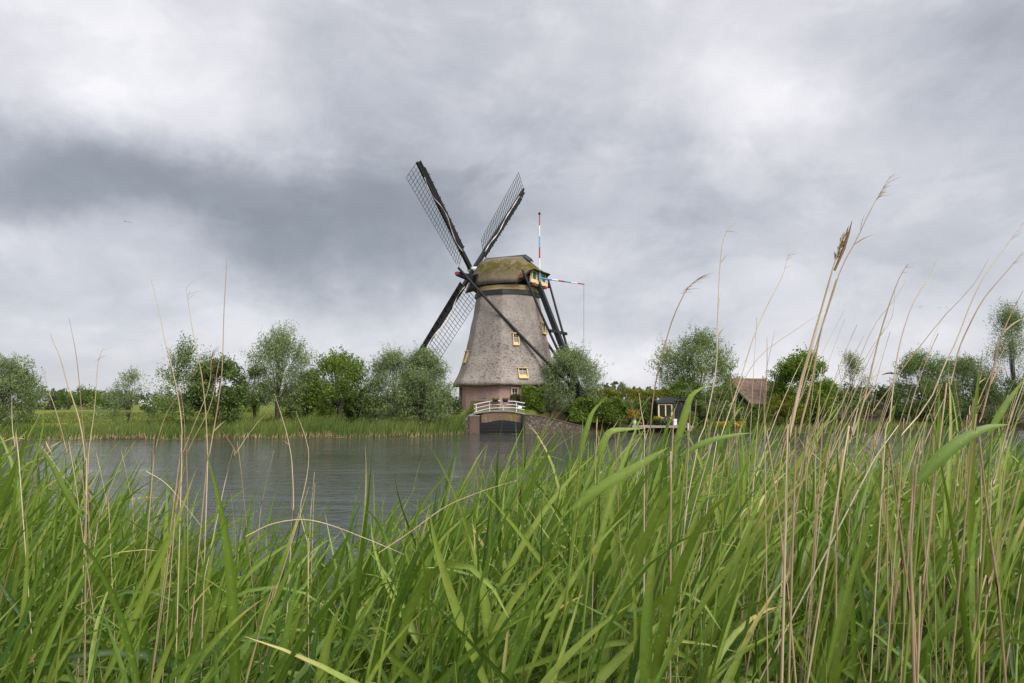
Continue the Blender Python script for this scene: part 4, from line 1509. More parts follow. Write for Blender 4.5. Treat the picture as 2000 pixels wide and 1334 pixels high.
M_corr = worn('corrugated_sheet', (.24, .165, .13), .55, 2.2, .8, .2, (1, 1, 1))
corr(RY * 1.2 + UP * zr, RY * -.1 + UP * ze, 'roof')
corr(RY * -.12 + UP * (ze - .05), RY * -1.9 + UP * zl, 'lower_roof')
b = MB()
b.tube([RO + RY * 1.2 + UP * (zr + .03), RO + RY * 1.2 + RX * LEN + UP * (zr + .03)], .13, 8)
b.build('ridge', worn('rust_moss', (.17, .115, .05), .5, 3, .9, .1), cs)
b = MB()
b.beam(RO - RX * .06 + RY * -.1 + UP * (ze + .02), RO - RX * .06 + RY * -1.95 + UP * (zl + .02), .06, .2, UP)
b.build('barge_board', M_deck, cs)
b = MB()
b.obox(RO, RX, RY, UP, (.15, -1.4, .9), (LEN - .15, 2.4, zl + .25))
b.prism([RO + RX * .15 + RY * -1.4 + UP * (zl + .25), RO + RX * .15 + RY * 2.4 + UP * (zl + .3), RO + RX * .15 + RY * 1.2 + UP * (zr - .15), RO + RX * .15 + RY * -.1 + UP * (ze - .2)], RX * 0, RX * (LEN - .3))
b.build('wall', M_black, cs)

# lattice pylon far away
pyl = thing('pylon', 'faint distant lattice power pylon left of the large willow', 'pylon', (sx(1291, 900), 900, 1.5))
b = MB()
hp = ZZ(722, 900) - 1.5
bp = np.array((sx(1291, 900), 900, 1.5))
for (i, j) in ((-1, -1), (1, -1), (1, 1), (-1, 1)):
    b.beam(bp + np.array((i * 4.0, j * 4.0, 0)), bp + np.array((i * .6, j * .6, hp)), .35)
for f in np.linspace(0, .9, 8):
    w0, w1 = 4.0 - 3.4 * f, 4.0 - 3.4 * (f + .11)
    for (i, j) in ((-1, 1), (1, -1)):
        b.beam(bp + np.array((i * w0, -w0, hp * f)), bp + np.array((j * w1, -w1, hp * (f + .11))), .25)
for f, w in ((.70, 9), (.82, 7), (.94, 5)):
    b.beam(bp + np.array((-w, 0, hp * f)), bp + np.array((w, 0, hp * f)), .4)
b.build('mast', M_iron, pyl)

# ------------------------------------------------------------------ birds
def bird(px, py, Y, span, label, a_l, a_r, group=None, heading=0.):
    c = P(px, py, Y)
    t = thing('bird', label, 'bird', c, group)
    b = MB()
    L_ = span * .36
    h = np.array((math.cos(heading) * .55, -.8, -.30)) if heading else np.array((.5, .8, .05))
    h /= np.linalg.norm(h)
    s_ = np.cross(h, UP)
    s_ /= np.linalg.norm(s_)
    u_ = np.cross(s_, h)
    pts, rad = [], []
    for f, r in ((-1.15, .02), (-.8, .28), (-.45, .55), (0, .85), (.35, .75), (.65, .4), (.85, .36), (1.0, .30), (1.12, .1), (1.3, .02)):
        pts.append(c + h * f * L_ * .55)
        rad.append(r * span * .065)
    b.tube(pts, rad, 8)
    b.build('body', M_bird, t, True)
    for sg, al in ((-1, a_l), (1, a_r)):
        b = MB()
        w = span * .5
        rows = []
        for f, ch, dz_ in ((.05, .30, 0), (.35, .30, .12), (.65, .22, .10), (.9, .10, .02), (1.0, .02, -.02)):
            sd = s_ * sg * f * w * math.cos(al) + u_ * (f * w * math.sin(al) + dz_ * w * .5)
            fr = c + sd + h * (ch * w * .5 + (0 if f > .5 else .05 * w))
            bk = c + sd - h * ch * w * .7
            rows.append([fr + u_ * .012 * span, bk + u_ * .006 * span, bk - u_ * .006 * span, fr - u_ * .012 * span])
        b.rings(rows, True, True, True)
        b.build('wing', M_bird, t)
    return t


bird(1741, 728.5, 45, 1.15, 'dark bird flying low above the bushes at right', math.radians(-16), math.radians(-12), None, 2.2)
FAR = 'tiny birds far off in the sky'
for px, py, Y, sp_, lab in ((244, 432.5, 300, 1.7, 'left of three tiny birds in the clouds at left'), (250, 433.5, 300, 1.3, 'middle of three tiny birds in the clouds at left'),
                            (255.5, 434.5, 300, 1.3, 'right of three tiny birds in the clouds at left'), (1797, 599.5, 300, 2.2, 'left of three tiny birds above the trees at right'),
                            (1835, 601, 300, 1.6, 'middle of three tiny birds above the trees at right'), (1848, 600.5, 300, 1.4, 'right of three tiny birds above the trees at right')):
    bird(px, py, Y, sp_, lab, math.radians(14), math.radians(14), FAR)

# ------------------------------------------------------------------ blades and stalks (vectorised)
LW_T = [0, .12, .3, .55, .8, .94, 1]
LW_W = [.42, .80, 1.0, .84, .46, .16, .01]


def blades(base, d0, length, width, droop, windx, segs, tint, three=True, fold=.22, face=None):
    """curved tapering leaves; returns V (N,rows*c,3), faces of one leaf, tint (N,rows*c)"""
    N = len(base)
    d = d0 / np.linalg.norm(d0, axis=1, keepdims=True)
    ref = rng.normal(0, 1, (N, 3)) * np.array((.5, .5, .35)) + np.array((0, -.75, .45)) if face is None else face
    p = base.copy()
    rows = []
    sl_ = (length / segs)[:, None]
    tw = rng.normal(0, .10, N)[:, None]
    for k in range(segs + 1):
        t = k / segs
        s = np.cross(d, ref)
        s /= np.linalg.norm(s, axis=1, keepdims=True) + 1e-9
        n = np.cross(s, d)
        w = (width * np.interp(t, LW_T, LW_W))[:, None] * .5
        if three:
            rows += [p - s * w, p + n * w * fold * 2 * -1, p + s * w]
        else:
            rows += [p - s * w, p + s * w]
        p = p + d * sl_
        d = d + (np.array((0, 0, -1.0)) * droop[:, None] + np.array((1.0, 0, 0)) * windx[:, None]) * (.35 + 1.1 * t) / segs
        d /= np.linalg.norm(d, axis=1, keepdims=True)
        ref = ref + s * tw
    V = np.stack(rows, 1)
    c = 3 if three else 2
    fs = []
    for k in range(segs):
        for j in range(c - 1):
            a = k * c + j
            fs.append((a, a + 1, a + 1 + c, a + c))
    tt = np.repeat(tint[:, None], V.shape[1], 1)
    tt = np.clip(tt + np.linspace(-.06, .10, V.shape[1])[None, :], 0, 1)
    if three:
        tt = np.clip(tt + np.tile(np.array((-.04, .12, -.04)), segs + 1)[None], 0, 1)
    return V, np.array(fs), tt


def flat(V, fs, tt):
    N, k, _ = V.shape
    Fa = (np.arange(N)[:, None, None] * k + fs[None]).reshape(-1, fs.shape[1])
    return V.reshape(-1, 3), Fa, tt.reshape(-1)


def tubes(paths, radii, sides=5):
    """paths (N,K,3), radii (N,K) -> V (N,K*sides,3), faces of one tube"""
    N, K, _ = paths.shape
    tan = np.gradient(paths, axis=1)
    tan /= np.linalg.norm(tan, axis=2, keepdims=True) + 1e-9
    ref = np.array((.2, .95, .1))
    s = np.cross(tan, ref)
    s /= np.linalg.norm(s, axis=2, keepdims=True) + 1e-9
    t = np.cross(tan, s)
    a = np.arange(sides) * 2 * math.pi / sides
    V = paths[:, :, None, :] + radii[:, :, None, None] * (s[:, :, None, :] * np.cos(a)[None, None, :, None] + t[:, :, None, :] * np.sin(a)[None, None, :, None])
    fs = []
    for k in range(K - 1):
        for j in range(sides):
            fs.append((k * sides + j, k * sides + (j + 1) % sides, (k + 1) * sides + (j + 1) % sides, (k + 1) * sides + j))
    return V.reshape(N, K * sides, 3), np.array(fs)


# reed fringe of the far bank
def fringe(n, px0, px1, d0, d1, h0, h1, name, label, mat, tb=.45):
    px = rng.uniform(px0, px1, n)
    Y = 57.0
    x = (px - 1000) / F * Y
    y = np.interp(x, FBx, FBy) + rng.uniform(d0, d1, n)
    clump = .5 + .5 * np.sin(x * .8 + 2) * np.sin(x * .31) + .25 * np.sin(x * 2.9)
    keep = rng.random(n) < .45 + .55 * np.clip(clump, 0, 1)
    x, y, clump = x[keep], y[keep], clump[keep]
    n = len(x)
    z = np.maximum(gz(x, y), -.1) - .03
    L_ = rng.uniform(h0, h1, n) * (.75 + .35 * np.clip(clump, 0, 1)) * np.interp(x, [-40, -27, -20], [.55, .65, 1]) ** (1 if h0 > .7 else 0)
    d = np.stack([rng.normal(.10, .16, n), rng.normal(0, .16, n), np.ones(n)], 1)
    face = np.stack([rng.normal(0, .5, n), -np.ones(n), rng.normal(0, .3, n)], 1)
    V, fs, tt = blades(np.stack([x, y, z], 1), d, L_, rng.uniform(.035, .06, n), rng.uniform(0, .5, n), rng.uniform(0, .5, n), 4,
                       np.clip(rng.normal(tb, .2, n) + .18 * np.sin(x * .55), 0, 1), False, 0, face)
    # old straw at the foot
    o = np_mesh(name, *flat(V, fs, tt)[:2], mat, None, flat(V, fs, tt)[2])
    tag(o, label, kind='stuff')
    return o


fringe(13000, -60, 915, .0, 1.7, .8, 1.45, 'reed_fringe', 'green reeds growing along the far waterline', M_fringe)
fringe(1300, -60, 905, -.15, .35, .2, .6, 'reed_stubble', 'straw coloured old reed stubble at the far waterline', M_dry, .12)
fringe(2600, 1360, 2100, -.1, .9, .35, .9, 'bank_herbs', 'low green herbs along the garden waterline', M_fringe, .35)
# meadow tufts
n = 26000
x = rng.uniform(-52, 3, n)
dd = 1.6 + 26 * rng.random(n) ** 1.6
y = np.interp(x, FBx, FBy) + dd
keep = np.hypot(x - MILL[0], y - MILL[1]) > 5.6
x, y = x[keep], y[keep]
n = len(x)
patch = .5 + .28 * np.sin(x * .33 + 1) * np.sin(y * .4) + .22 * np.sin(x * .9 + y * .7)
L_ = rng.uniform(.12, .34, n) * (.5 + patch) * smooth(5.5, 13, np.hypot(x - MILL[0], y - MILL[1]))
L_ = np.maximum(L_, .06)
V, fs, tt = blades(np.stack([x, y, gz(x, y) - .02], 1), np.stack([rng.normal(.1, .35, n), rng.normal(0, .35, n), np.ones(n)], 1), L_, rng.uniform(.03, .07, n),
                   rng.uniform(.2, .9, n), rng.uniform(0, .4, n), 2, np.clip(rng.normal(.40, .22, n) + .5 * (patch - .5), 0, 1), False, 0,
                   np.stack([rng.normal(0, .5, n), -np.ones(n), rng.normal(0, .3, n)], 1))
M_meadow = leaf_mat('meadow_blade', (.055, .10, .018), (.12, .155, .024), (.23, .215, .05), .25)
vv = flat(V, fs, tt)
o = np_mesh('meadow_grass', vv[0], vv[1], M_meadow, None, vv[2])
tag(o, 'rough yellow green grass of the far bank', kind='stuff')
# duckweed and floating scum along the far edge
n = 2600
x = rng.uniform(-45, 30, n)
y = np.interp(x, FBx, FBy) - np.abs(rng.normal(0, .45, n)) * (.4 + .6 * (np.sin(x * .7) > 0)) + .1
r = rng.uniform(.03, .16, n)
a = np.arange(6) * math.pi / 3
V = np.stack([x[:, None] + r[:, None] * np.cos(a) * 1.8, y[:, None] + r[:, None] * np.sin(a), np.full((n, 6), .006) + rng.uniform(0, .004, n)[:, None]], -1).reshape(-1, 3)
o = np_mesh('duckweed', V, np.arange(n * 6).reshape(n, 6), M_fringe, None, np.repeat(np.clip(rng.normal(.8, .15, n), 0, 1), 6))
tag(o, 'green duckweed floating along the far bank', kind='stuff')

# ------------------------------------------------------------------ near reeds
ENVX = [-100, 0, 60, 130, 200, 300, 420, 520, 620, 720, 820, 900, 960, 1040, 1120, 1220, 1350, 1500, 1650, 1800, 1900, 2000, 2150]
ENVY = [860, 880, 900, 905, 960, 985, 985, 1030, 1020, 1005, 980, 935, 900, 880, 852, 845, 850, 850, 850, 838, 820, 810, 800]
WATX = [-200, 150, 250, 650, 850, 1000, 2200]          # how far out the stand reaches
WATY = [5.6, 5.2, 3.9, 3.9, 5.4, 7.2, 7.6]


def make_reeds(N):
    # stand positions inside the view, denser near by
    y = 1.6 + 6.0 * rng.random(N * 3) ** 1.1
    px = rng.uniform(-260, 2200, N * 3)
    x = (px - 1000) / F * y
    ok = y < np.interp(px, WATX, WATY)
    p_keep = np.clip(y / 3.2, .2, 1) * np.interp(y, [0, 3.5, 5.5, 8], [1, 1, .65, .5])
    ok &= rng.random(N * 3) < p_keep
    x, y, px = x[ok][:N], y[ok][:N], px[ok][:N]
    n = len(x)
    g = gz(x, y)
    ztop = rng.normal(2.25, .20, n) + .10 * np.sin(x * 1.3) + .06 * np.sin(x * 3.7 + y)
    h = np.maximum(ztop - np.maximum(g, -.2), .55)
    # tips stay under the uneven skyline of the stand
    lean = .11 + rng.normal(0, .13, n)
    pxt = (x + lean * h) / y * F + 1000
    lim = EYE - (np.interp(pxt, ENVX, ENVY) + np.abs(rng.normal(0, 34, n)) - 785) * y / F
    zcap = np.minimum(g + h, lim - .16 - .08 * (pxt > 1050) - .08 * (y < 1.9))
    h = zcap - g
    ok = h > .5
    return x[ok], y[ok], g[ok], h[ok], lean[ok]


rx, ry, rg_, rh, rl = make_reeds(2050)
NP = len(rx)
K = 7
tt_ = np.linspace(0, 1, K)
bend = rng.normal(0, .03, NP)
paths = np.stack([rx[:, None] + rl[:, None] * rh[:, None] * (tt_ ** 1.8)[None] + bend[:, None] * np.sin(tt_ * 3.1)[None],
                  ry[:, None] + (rng.normal(0, .06, NP) * rh)[:, None] * (tt_ ** 1.7)[None],
                  rg_[:, None] - .05 + rh[:, None] * (tt_ * (1 - .06 * tt_))[None]], -1)
srad = rng.uniform(.0024, .0042, NP)[:, None] * np.interp(tt_, [0, .6, 1], [1, .85, .35])[None]
SVt, SFc = tubes(paths, srad, 5)
NL = 8
lt = np.sort(rng.uniform(.34, .98, (NP, NL)), 1)
lt[:, -1] = .97
lt[:, -2] = .90
ki = lt * (K - 1)
k0 = np.minimum(ki.astype(int), K - 2)
fr = (ki - k0)[..., None]
ar = np.arange(NP)[:, None]
lb = paths[ar, k0] * (1 - fr) + paths[ar, k0 + 1] * fr
side = np.where((np.arange(NL)[None] + rng.integers(0, 2, (NP, 1))) % 2 == 0, 0, math.pi)
az = rng.uniform(0, 6.28, (NP, 1)) + side + rng.normal(0, .35, (NP, NL))
el = np.radians(np.clip(rng.normal(46, 22, (NP, NL)), -15, 86))
el[:, -1] = np.radians(rng.uniform(74, 86, NP))
el[:, -2] = np.radians(rng.uniform(62, 80, NP))
ld = np.stack([np.cos(az) * np.cos(el) + .30, np.sin(az) * np.cos(el) * .8, np.sin(el)], -1)
ll = rng.uniform(.34, .74, (NP, NL)) * np.clip(rh / 1.3, .65, 1.15)[:, None]
ll[:, -1] *= .8
lw = np.where(rng.random((NP, NL)) < .25, rng.uniform(.006, .012, (NP, NL)), rng.uniform(.011, .027, (NP, NL))) * np.clip(.85 + .3 * rng.random((NP, 1)), 0, 1.2)
lw[:, -1] *= .6
dr_ = np.abs(rng.normal(.40, .60, (NP, NL)))
broken = rng.random((NP, NL)) < .13
dr_ = np.where(broken, 2.6 + rng.random((NP, NL)) * 1.5, dr_)
dr_[:, -1] *= .25
wx = rng.normal(.20, .45, (NP, NL))
ptint = rng.normal(.48, .12, (NP, 1)) + .10 * np.sin(rx * .9)[:, None]
lti = np.clip(ptint + rng.normal(0, .27, (NP, NL)) + .12 * (lt - .5), 0, 1)
old = rng.random((NP, NL)) < .0
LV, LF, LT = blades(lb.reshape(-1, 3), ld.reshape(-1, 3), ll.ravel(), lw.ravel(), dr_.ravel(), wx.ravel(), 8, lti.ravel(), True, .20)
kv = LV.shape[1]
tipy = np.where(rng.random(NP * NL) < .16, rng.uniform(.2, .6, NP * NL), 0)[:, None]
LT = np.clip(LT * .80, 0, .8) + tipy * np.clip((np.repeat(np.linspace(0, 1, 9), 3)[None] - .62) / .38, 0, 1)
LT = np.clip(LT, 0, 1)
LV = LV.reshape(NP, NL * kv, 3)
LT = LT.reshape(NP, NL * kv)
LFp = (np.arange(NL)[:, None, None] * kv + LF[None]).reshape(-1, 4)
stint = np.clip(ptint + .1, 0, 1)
# the 300 plants that show largest are objects, the others one mass
tp = paths[:, -1]
pxt = tp[:, 0] / tp[:, 1] * F + 1000
pyt = 785 + (EYE - tp[:, 2]) / tp[:, 1] * F
score = rh / ry * ((pxt > -40) & (pxt < 2040) & (pyt < 1290))
big = np.argsort(-score)[:300]
isbig = np.zeros(NP, bool)
isbig[big] = True
RL = 'green reed plant with long blade leaves leaning in the wind, nearest in the foreground stand'
for i in big:
    t = thing('reed_plant', RL, 'reed', (rx[i], ry[i], rg_[i]), 'nearest green reed plants')
    np_mesh('stem', SVt[i], SFc, M_reedstem, t, np.full(len(SVt[i]), float(stint[i, 0])))
    np_mesh('leaves', LV[i], LFp, M_reed, t, LT[i])
rest = np.where(~isbig)[0]
v1 = flat(SVt[rest], SFc, np.repeat(stint[rest], SVt.shape[1], 1))
o = np_mesh('reed_bed_stems', v1[0], v1[1], M_reedstem, None, v1[2])
tag(o, 'green stems of the dense reed bed in the foreground', kind='stuff')
v2 = flat(LV[rest], LFp, LT[rest])
o = np_mesh('reed_bed', v2[0], v2[1], M_reed, None, v2[2])
tag(o, 'dense mass of green reed leaves filling the foreground bank', kind='stuff')

# undergrowth: nettles and low herbs between the reeds
n = 15000
y = .7 + 6.2 * rng.random(n) ** 1.2
px = rng.uniform(-250, 2250, n)
x = (px - 1000) / F * y
hh = (.15 + .75 * rng.random(n)) * (.6 + .4 * np.sin(x * 2.1 + 1) * np.sin(y * 2.6))
zz = gz(x, y) + np.maximum(hh, .02)
keep = (y < np.interp(px, WATX, WATY) - .3)
pos = np.stack([x, y, zz], 1)[keep]
V, Fc, t4 = quads(pos, rng.normal(0, .8, (len(pos), 3)) + np.array((.2, 0, .15)), rng.uniform(.05, .11, len(pos)), .55, np.clip(rng.normal(.45, .2, len(pos)), 0, 1))
o = np_mesh('undergrowth', V, Fc, M_nettle, None, t4)
tag(o, 'low nettles and herbs growing between the reeds', kind='stuff')
# fallen straw and dead stems low in the stand
n = 3000
y = 1.2 + 5.4 * rng.random(n) ** 1.1
px = rng.uniform(-200, 2200, n)
keep = y < np.interp(px, WATX, WATY)
y, px = y[keep], px[keep]
n = len(y)
x = (px - 1000) / F * y
z = gz(x, y)
hl = rng.uniform(.35, 1.15, n)
dirs = np.stack([rng.normal(.12, .28, n), rng.normal(0, .22, n), np.ones(n)], 1)
lay = rng.random(n) < .22
dirs[lay] = np.stack([rng.normal(0, 1, lay.sum()), rng.normal(0, .6, lay.sum()), rng.uniform(.1, .7, lay.sum())], 1)
dirs /= np.linalg.norm(dirs, axis=1, keepdims=True)
b0 = np.stack([x, y, z + rng.uniform(0, .35, n) * lay], 1)
pp = np.stack([b0 + dirs * (hl * f)[:, None] + np.array((.05, 0, 0)) * f * f for f in (0, .35, .7, 1)], 1)
V, fs = tubes(pp, np.stack([rng.uniform(.0016, .0034, n)] * 4, 1) * np.array((1, 1, .9, .7)), 4)
tb = np.clip(rng.normal(.35, .22, n), 0, 1)
vv = flat(V, fs, np.repeat(tb[:, None], V.shape[1], 1))
o = np_mesh('reed_litter', vv[0], vv[1], M_dry, None, vv[2])
tag(o, 'dead straw stems standing and lying low among the green reeds', kind='stuff')

# ------------------------------------------------------------------ dry reed stalks, each an object
def spline(pts, n=14):
    """smooth resample of a polyline (Catmull-Rom)"""
    pts = np.array(pts, float)
    if len(pts) < 3:
        return np.stack([pts[0] + (pts[-1] - pts[0]) * t for t in np.linspace(0, 1, n)])
    q = np.vstack([2 * pts[0] - pts[1], pts, 2 * pts[-1] - pts[-2]])
    out = []
    m = len(pts) - 1
    for t in np.linspace(0, m - 1e-6, n):
        i = int(t)
        f = t - i
        p0, p1, p2, p3 = q[i], q[i + 1], q[i + 2], q[i + 3]
        out.append(.5 * ((2 * p1) + (-p0 + p2) * f + (2 * p0 - 5 * p1 + 4 * p2 - p3) * f * f + (-p0 + 3 * p1 - 3 * p2 + p3) * f ** 3))
    return np.array(out)


# broad leaves that stand out above the stand, each on its own stem
def broad_leaf(pix, Y, wpx, label, tint, drift=.0):
    p = spline([P(px, py, Y + drift * i) for i, (px, py) in enumerate(pix)], 11)
    tan = np.gradient(p, axis=0)
    tan /= np.linalg.norm(tan, axis=1, keepdims=True)
    sd_ = np.cross(tan, np.array((.18, 1.0, -.30)))
    sd_ /= np.linalg.norm(sd_, axis=1, keepdims=True)
    nn = np.cross(sd_, tan)
    w = (wpx / F * Y * .44) * np.interp(np.linspace(0, 1, 11), LW_T, LW_W)[:, None]
    V = np.stack([p - sd_ * w, p - nn * w * .35, p + sd_ * w], 1).reshape(-1, 3)
    fs = [(k * 3 + j, k * 3 + j + 1, k * 3 + j + 4, k * 3 + j + 3) for k in range(10) for j in range(2)]
    tv = np.clip(tint + np.tile(np.array((-.03, .10, -.03)), 11) + np.repeat(np.linspace(-.05, .08, 11), 3), 0, .8)
    b0 = p[0]
    foot = np.array((b0[0] - .10, b0[1] + .05, float(gz(b0[0] - .10, b0[1])) - .04))
    t = thing('reed_plant', label, 'reed', foot, 'broad leaved green reeds')
    up_ = b0 + tan[0] * .02
    q = spline([foot, foot + (b0 - foot) * .5 + np.array((-.03, 0, .02)), up_], 9)
    Vt, ft = tubes(q[None], np.linspace(.0042, .0026, 9)[None], 6)
    np_mesh('stem', Vt[0], ft, M_reedstem, t, np.full(len(Vt[0]), .5))
    np_mesh('leaf', V, fs, M_reed, t, tv)


broad_leaf([(1118, 996), (1160, 960), (1220, 925), (1270, 895), (1306, 873)], 1.7, 25, 'reed with one long broad leaf slanting up to the right below the jetty', .52)
broad_leaf([(1790, 945), (1830, 900), (1875, 862), (1925, 836), (1972, 829)], 1.5, 28, 'reed with the broadest arching leaf at the right, its tip nearly level', .42)
broad_leaf([(1171, 908), (1176, 872), (1190, 845), (1212, 839), (1262, 837)], 1.7, 17, 'reed whose leaf is sharply bent level at the waterline left of the jetty', .62)
broad_leaf([(1316, 890), (1330, 838), (1343, 792), (1354, 769), (1387, 749)], 1.8, 17, 'reed with an upright leaf bent at the tip in front of the black shed', .58)
broad_leaf([(1328, 890), (1376, 864), (1422, 852), (1470, 845)], 1.8, 13, 'reed with a long low leaf pointing right below the yellow flowers', .45)
broad_leaf([(1132, 892), (1146, 838), (1158, 804), (1180, 780)], 1.8, 12, 'reed with a narrow upright leaf before the ivy hedge', .55)
broad_leaf([(1930, 850), (1952, 810), (1975, 775), (2005, 735)], 1.6, 15, 'reed with a steep leaf tip crossing the trees near the right edge', .50)
broad_leaf([(160, 1010), (128, 960), (100, 906), (66, 858)], 1.8, 14, 'reed with a leaf leaning left over the water at far left', .45)

def stalk(pix, Y, r, label, group, head=None, sharp=False, tint=None, y_drift=0., ground=True, tipf=.28):
    """dry stalk along a line given from its foot to its tip, at distance Y"""
    n = len(pix)
    w = [P(px, py, Y + y_drift * i / max(1, n - 1)) for i, (px, py) in enumerate(pix)]
    if ground:
        d = w[0] - w[1]
        d[0] *= .6
        d = d / max(1e-6, abs(d[2]))
        if d[2] > 0:
            d = np.array((0, 0, -1.0))
        g = float(gz(w[0][0], w[0][1]))
        if w[0][2] - g > .02:
            w = [w[0] + d * (w[0][2] - g + .03)] + w
    p = np.array(w) if sharp else spline(w, 12 if n < 5 else 18)
    K = len(p)
    rad = .54 * r * np.interp(np.linspace(0, 1, K), [0, .5, .85, 1], [1.0, .85, .55, tipf])
    V, fs = tubes(p[None], rad[None], 6)
    tn = tint if tint is not None else float(np.clip(rng.normal(.5, .24), .05, .95))
    tv = np.clip(tn + np.repeat(rng.normal(0, .10, K), 6) - .10 * np.repeat(np.arange(K) % 4 == 0, 6), 0, 1)
    base = p[0]
    husk = rng.random() < .2
    if head is None and not husk:
        o = np_mesh('dry_reed_stalk', V[0], fs, M_dry, None, tv, True, loc=base)
        tag(o, label, 'reed stalk', group)
        return o
    t = thing('dry_reed_stalk', label, 'reed stalk', base, group)
    np_mesh('stem', V[0], fs, M_dry, t, tv, True)
    if husk:
        m = int(rng.integers(2, 5))
        kk = rng.integers(2, K - 3, m)
        dd = p[kk + 1] - p[kk]
        dd /= np.linalg.norm(dd, axis=1, keepdims=True)
        d = dd + np.stack([rng.normal(.25, .3, m), rng.normal(0, .25, m), rng.normal(0, .2, m)], 1)
        Vh, fh, th_ = blades(p[kk], d, rng.uniform(.03, .08, m), rng.uniform(.0025, .0045, m), rng.uniform(.1, 1.2, m), rng.uniform(.1, .9, m), 6, np.clip(rng.normal(.5, .25, m), 0, 1), True, .3)
        vh = flat(Vh, fh, th_)
        np_mesh('dry_leaves', vh[0], vh[1], M_dry, t, vh[2])
    tip, dr = p[-1], p[-1] - p[-3]
    dr /= np.linalg.norm(dr)
    if head == 'plume':
        m = 16
        f = rng.random(m)
        L_ = .09 * Y / 2.
        b0 = tip - dr[None] * (f * L_)[:, None]
        d = dr[None] * .9 + np.stack([rng.uniform(.0, .7, m), rng.normal(0, .25, m), rng.normal(-.05, .2, m)], 1)
        V, fs, t2 = blades(b0, d, rng.uniform(.025, .06, m) * Y / 2., rng.uniform(.0010, .0020, m) * Y / 2, rng.uniform(.6, 1.6, m), rng.uniform(.3, .9, m), 4, np.clip(rng.normal(.4, .2, m), 0, 1), False)
        v = flat(V, fs, t2)
        np_mesh('seed_head', v[0], v[1], M_seed, t, v[2])
    elif head == 'wisp':
        m = 6
        f = rng.random(m) * .6
        b0 = tip - dr[None] * (f * .10 * Y / 2)[:, None]
        d = dr[None] * .7 + np.stack([rng.uniform(.2, .9, m), rng.normal(0, .2, m), rng.normal(.0, .2, m)], 1)
        V, fs, t2 = blades(b0, d, rng.uniform(.02, .05, m) * Y / 2., np.full(m, .0009 * Y / 2), rng.uniform(.2, 1.2, m), rng.uniform(.2, .6, m), 4, np.clip(rng.normal(.5, .2, m), 0, 1), False)
        v = flat(V, fs, t2)
        np_mesh('seed_head', v[0], v[1], M_seed, t, v[2])
    return t


RGp, LGp = 'dry reed stalks at right', 'dry reed stalks at left'
SL = 'thin straw coloured dry reed stalk in the leaning cluster at the right'
SLL = 'thin straw coloured dry reed stalk standing in the left part of the foreground'
# --- right, the ones that stand out
stalk([(1262, 1010), (1269, 861), (1273, 800), (1281, 745), (1298, 677), (1315, 620), (1338, 571), (1353, 553), (1368, 541)], 1.9, .0036, 'arched dry reed with nodding feathery head, first tall stalk right of the mill', RGp, 'plume')
stalk([(1340, 1000), (1373, 846), (1387, 785), (1399, 717), (1401, 640), (1405, 543), (1411, 474), (1425, 441), (1438, 424)], 1.9, .0032, 'tall straight dry reed curling at its tip above the large willow', RGp, 'wisp')
stalk([(1385, 960), (1410, 850), (1446, 741), (1466, 676), (1486, 623), (1510, 575), (1530, 535), (1539, 494)], 2.0, .0030, 'thin dry reed arching right, between the tall curled one and the torn seed head', RGp, 'wisp')
t = stalk([(1535, 990), (1543, 858), (1559, 765), (1579, 692), (1600, 619), (1624, 534), (1634, 500), (1646, 456)], 1.35, .0046, 'thickest dry reed stalk with a torn papery brown seed head', RGp, 'none', tint=.55)
c0, c1 = P(1633, 512, 1.35), P(1655, 446, 1.35)
m = 30
f = rng.random(m)
b0 = c0 + (c1 - c0)[None] * f[:, None] * .85 + rng.normal(0, .0016, (m, 3))
V, fs, t2 = blades(b0, (c1 - c0)[None] / np.linalg.norm(c1 - c0) + rng.normal(0, .22, (m, 3)), rng.uniform(.010, .024, m), rng.uniform(.002, .005, m), rng.uniform(-.5, .8, m), rng.uniform(-.3, .5, m), 4, np.clip(rng.choice([.1, .5, .95], m) + rng.normal(0, .1, m), 0, 1), True, .4)
v = flat(V, fs, t2)
np_mesh('torn_seed_head', v[0], v[1], M_seed, t, v[2])
V, fs = tubes(np.stack([P(1630, 528, 1.35), P(1648, 486, 1.35), P(1658, 455, 1.35), P(1664, 432, 1.35)])[None], np.array([[.0022, .0030, .002, .0006]]), 6)
np_mesh('leaf_sheath', V[0], fs, M_seed, t, np.full(len(V[0]), .35))
stalk([(1550, 990), (1559, 858), (1583, 757), (1597, 676), (1612, 615), (1634, 546)], 1.4, .0042, 'thick dry reed stalk snapped off square, right behind the torn seed head stalk', RGp, None, tipf=.7)
stalk([(1520, 930), (1560, 790), (1592, 680), (1624, 583), (1644, 522), (1672, 470), (1695, 421), (1717, 380), (1738, 345)], 1.9, .0034, 'tallest dry reed with a thin feathery tip, right of the torn seed head', RGp, 'plume')
stalk([(1640, 940), (1664, 858), (1689, 777), (1713, 676), (1729, 619), (1753, 551), (1772, 516)], 1.6, .0040, 'dry reed stalk with a side tuft near its top, left of the flying bird', RGp, 'wisp')
stalk([(1722, 950), (1737, 830), (1749, 717), (1765, 644), (1786, 587), (1814, 543), (1830, 506)], 1.7, .0032, 'curved dry reed crossing the flying bird', RGp)
stalk([(1690, 930), (1752, 860), (1814, 785), (1846, 709), (1867, 668), (1895, 595), (1923, 539), (1964, 482), (1994, 440)], 1.8, .0036, 'tall dry reed with feathery tip reaching towards the right edge', RGp, 'wisp')
stalk([(1830, 900), (1859, 745), (1871, 688), (1891, 640), (1919, 587), (1948, 551), (1980, 514), (1998, 492)], 1.7, .0036, 'dry reed stalk curving right with a hooked tip near the right edge', RGp, 'wisp')
stalk([(1665, 900), (1705, 806), (1741, 753), (1765, 717), (1794, 680), (1842, 620), (1899, 559), (1931, 505)], 2.0, .0030, 'slanting dry reed leaning far right across the others', RGp)
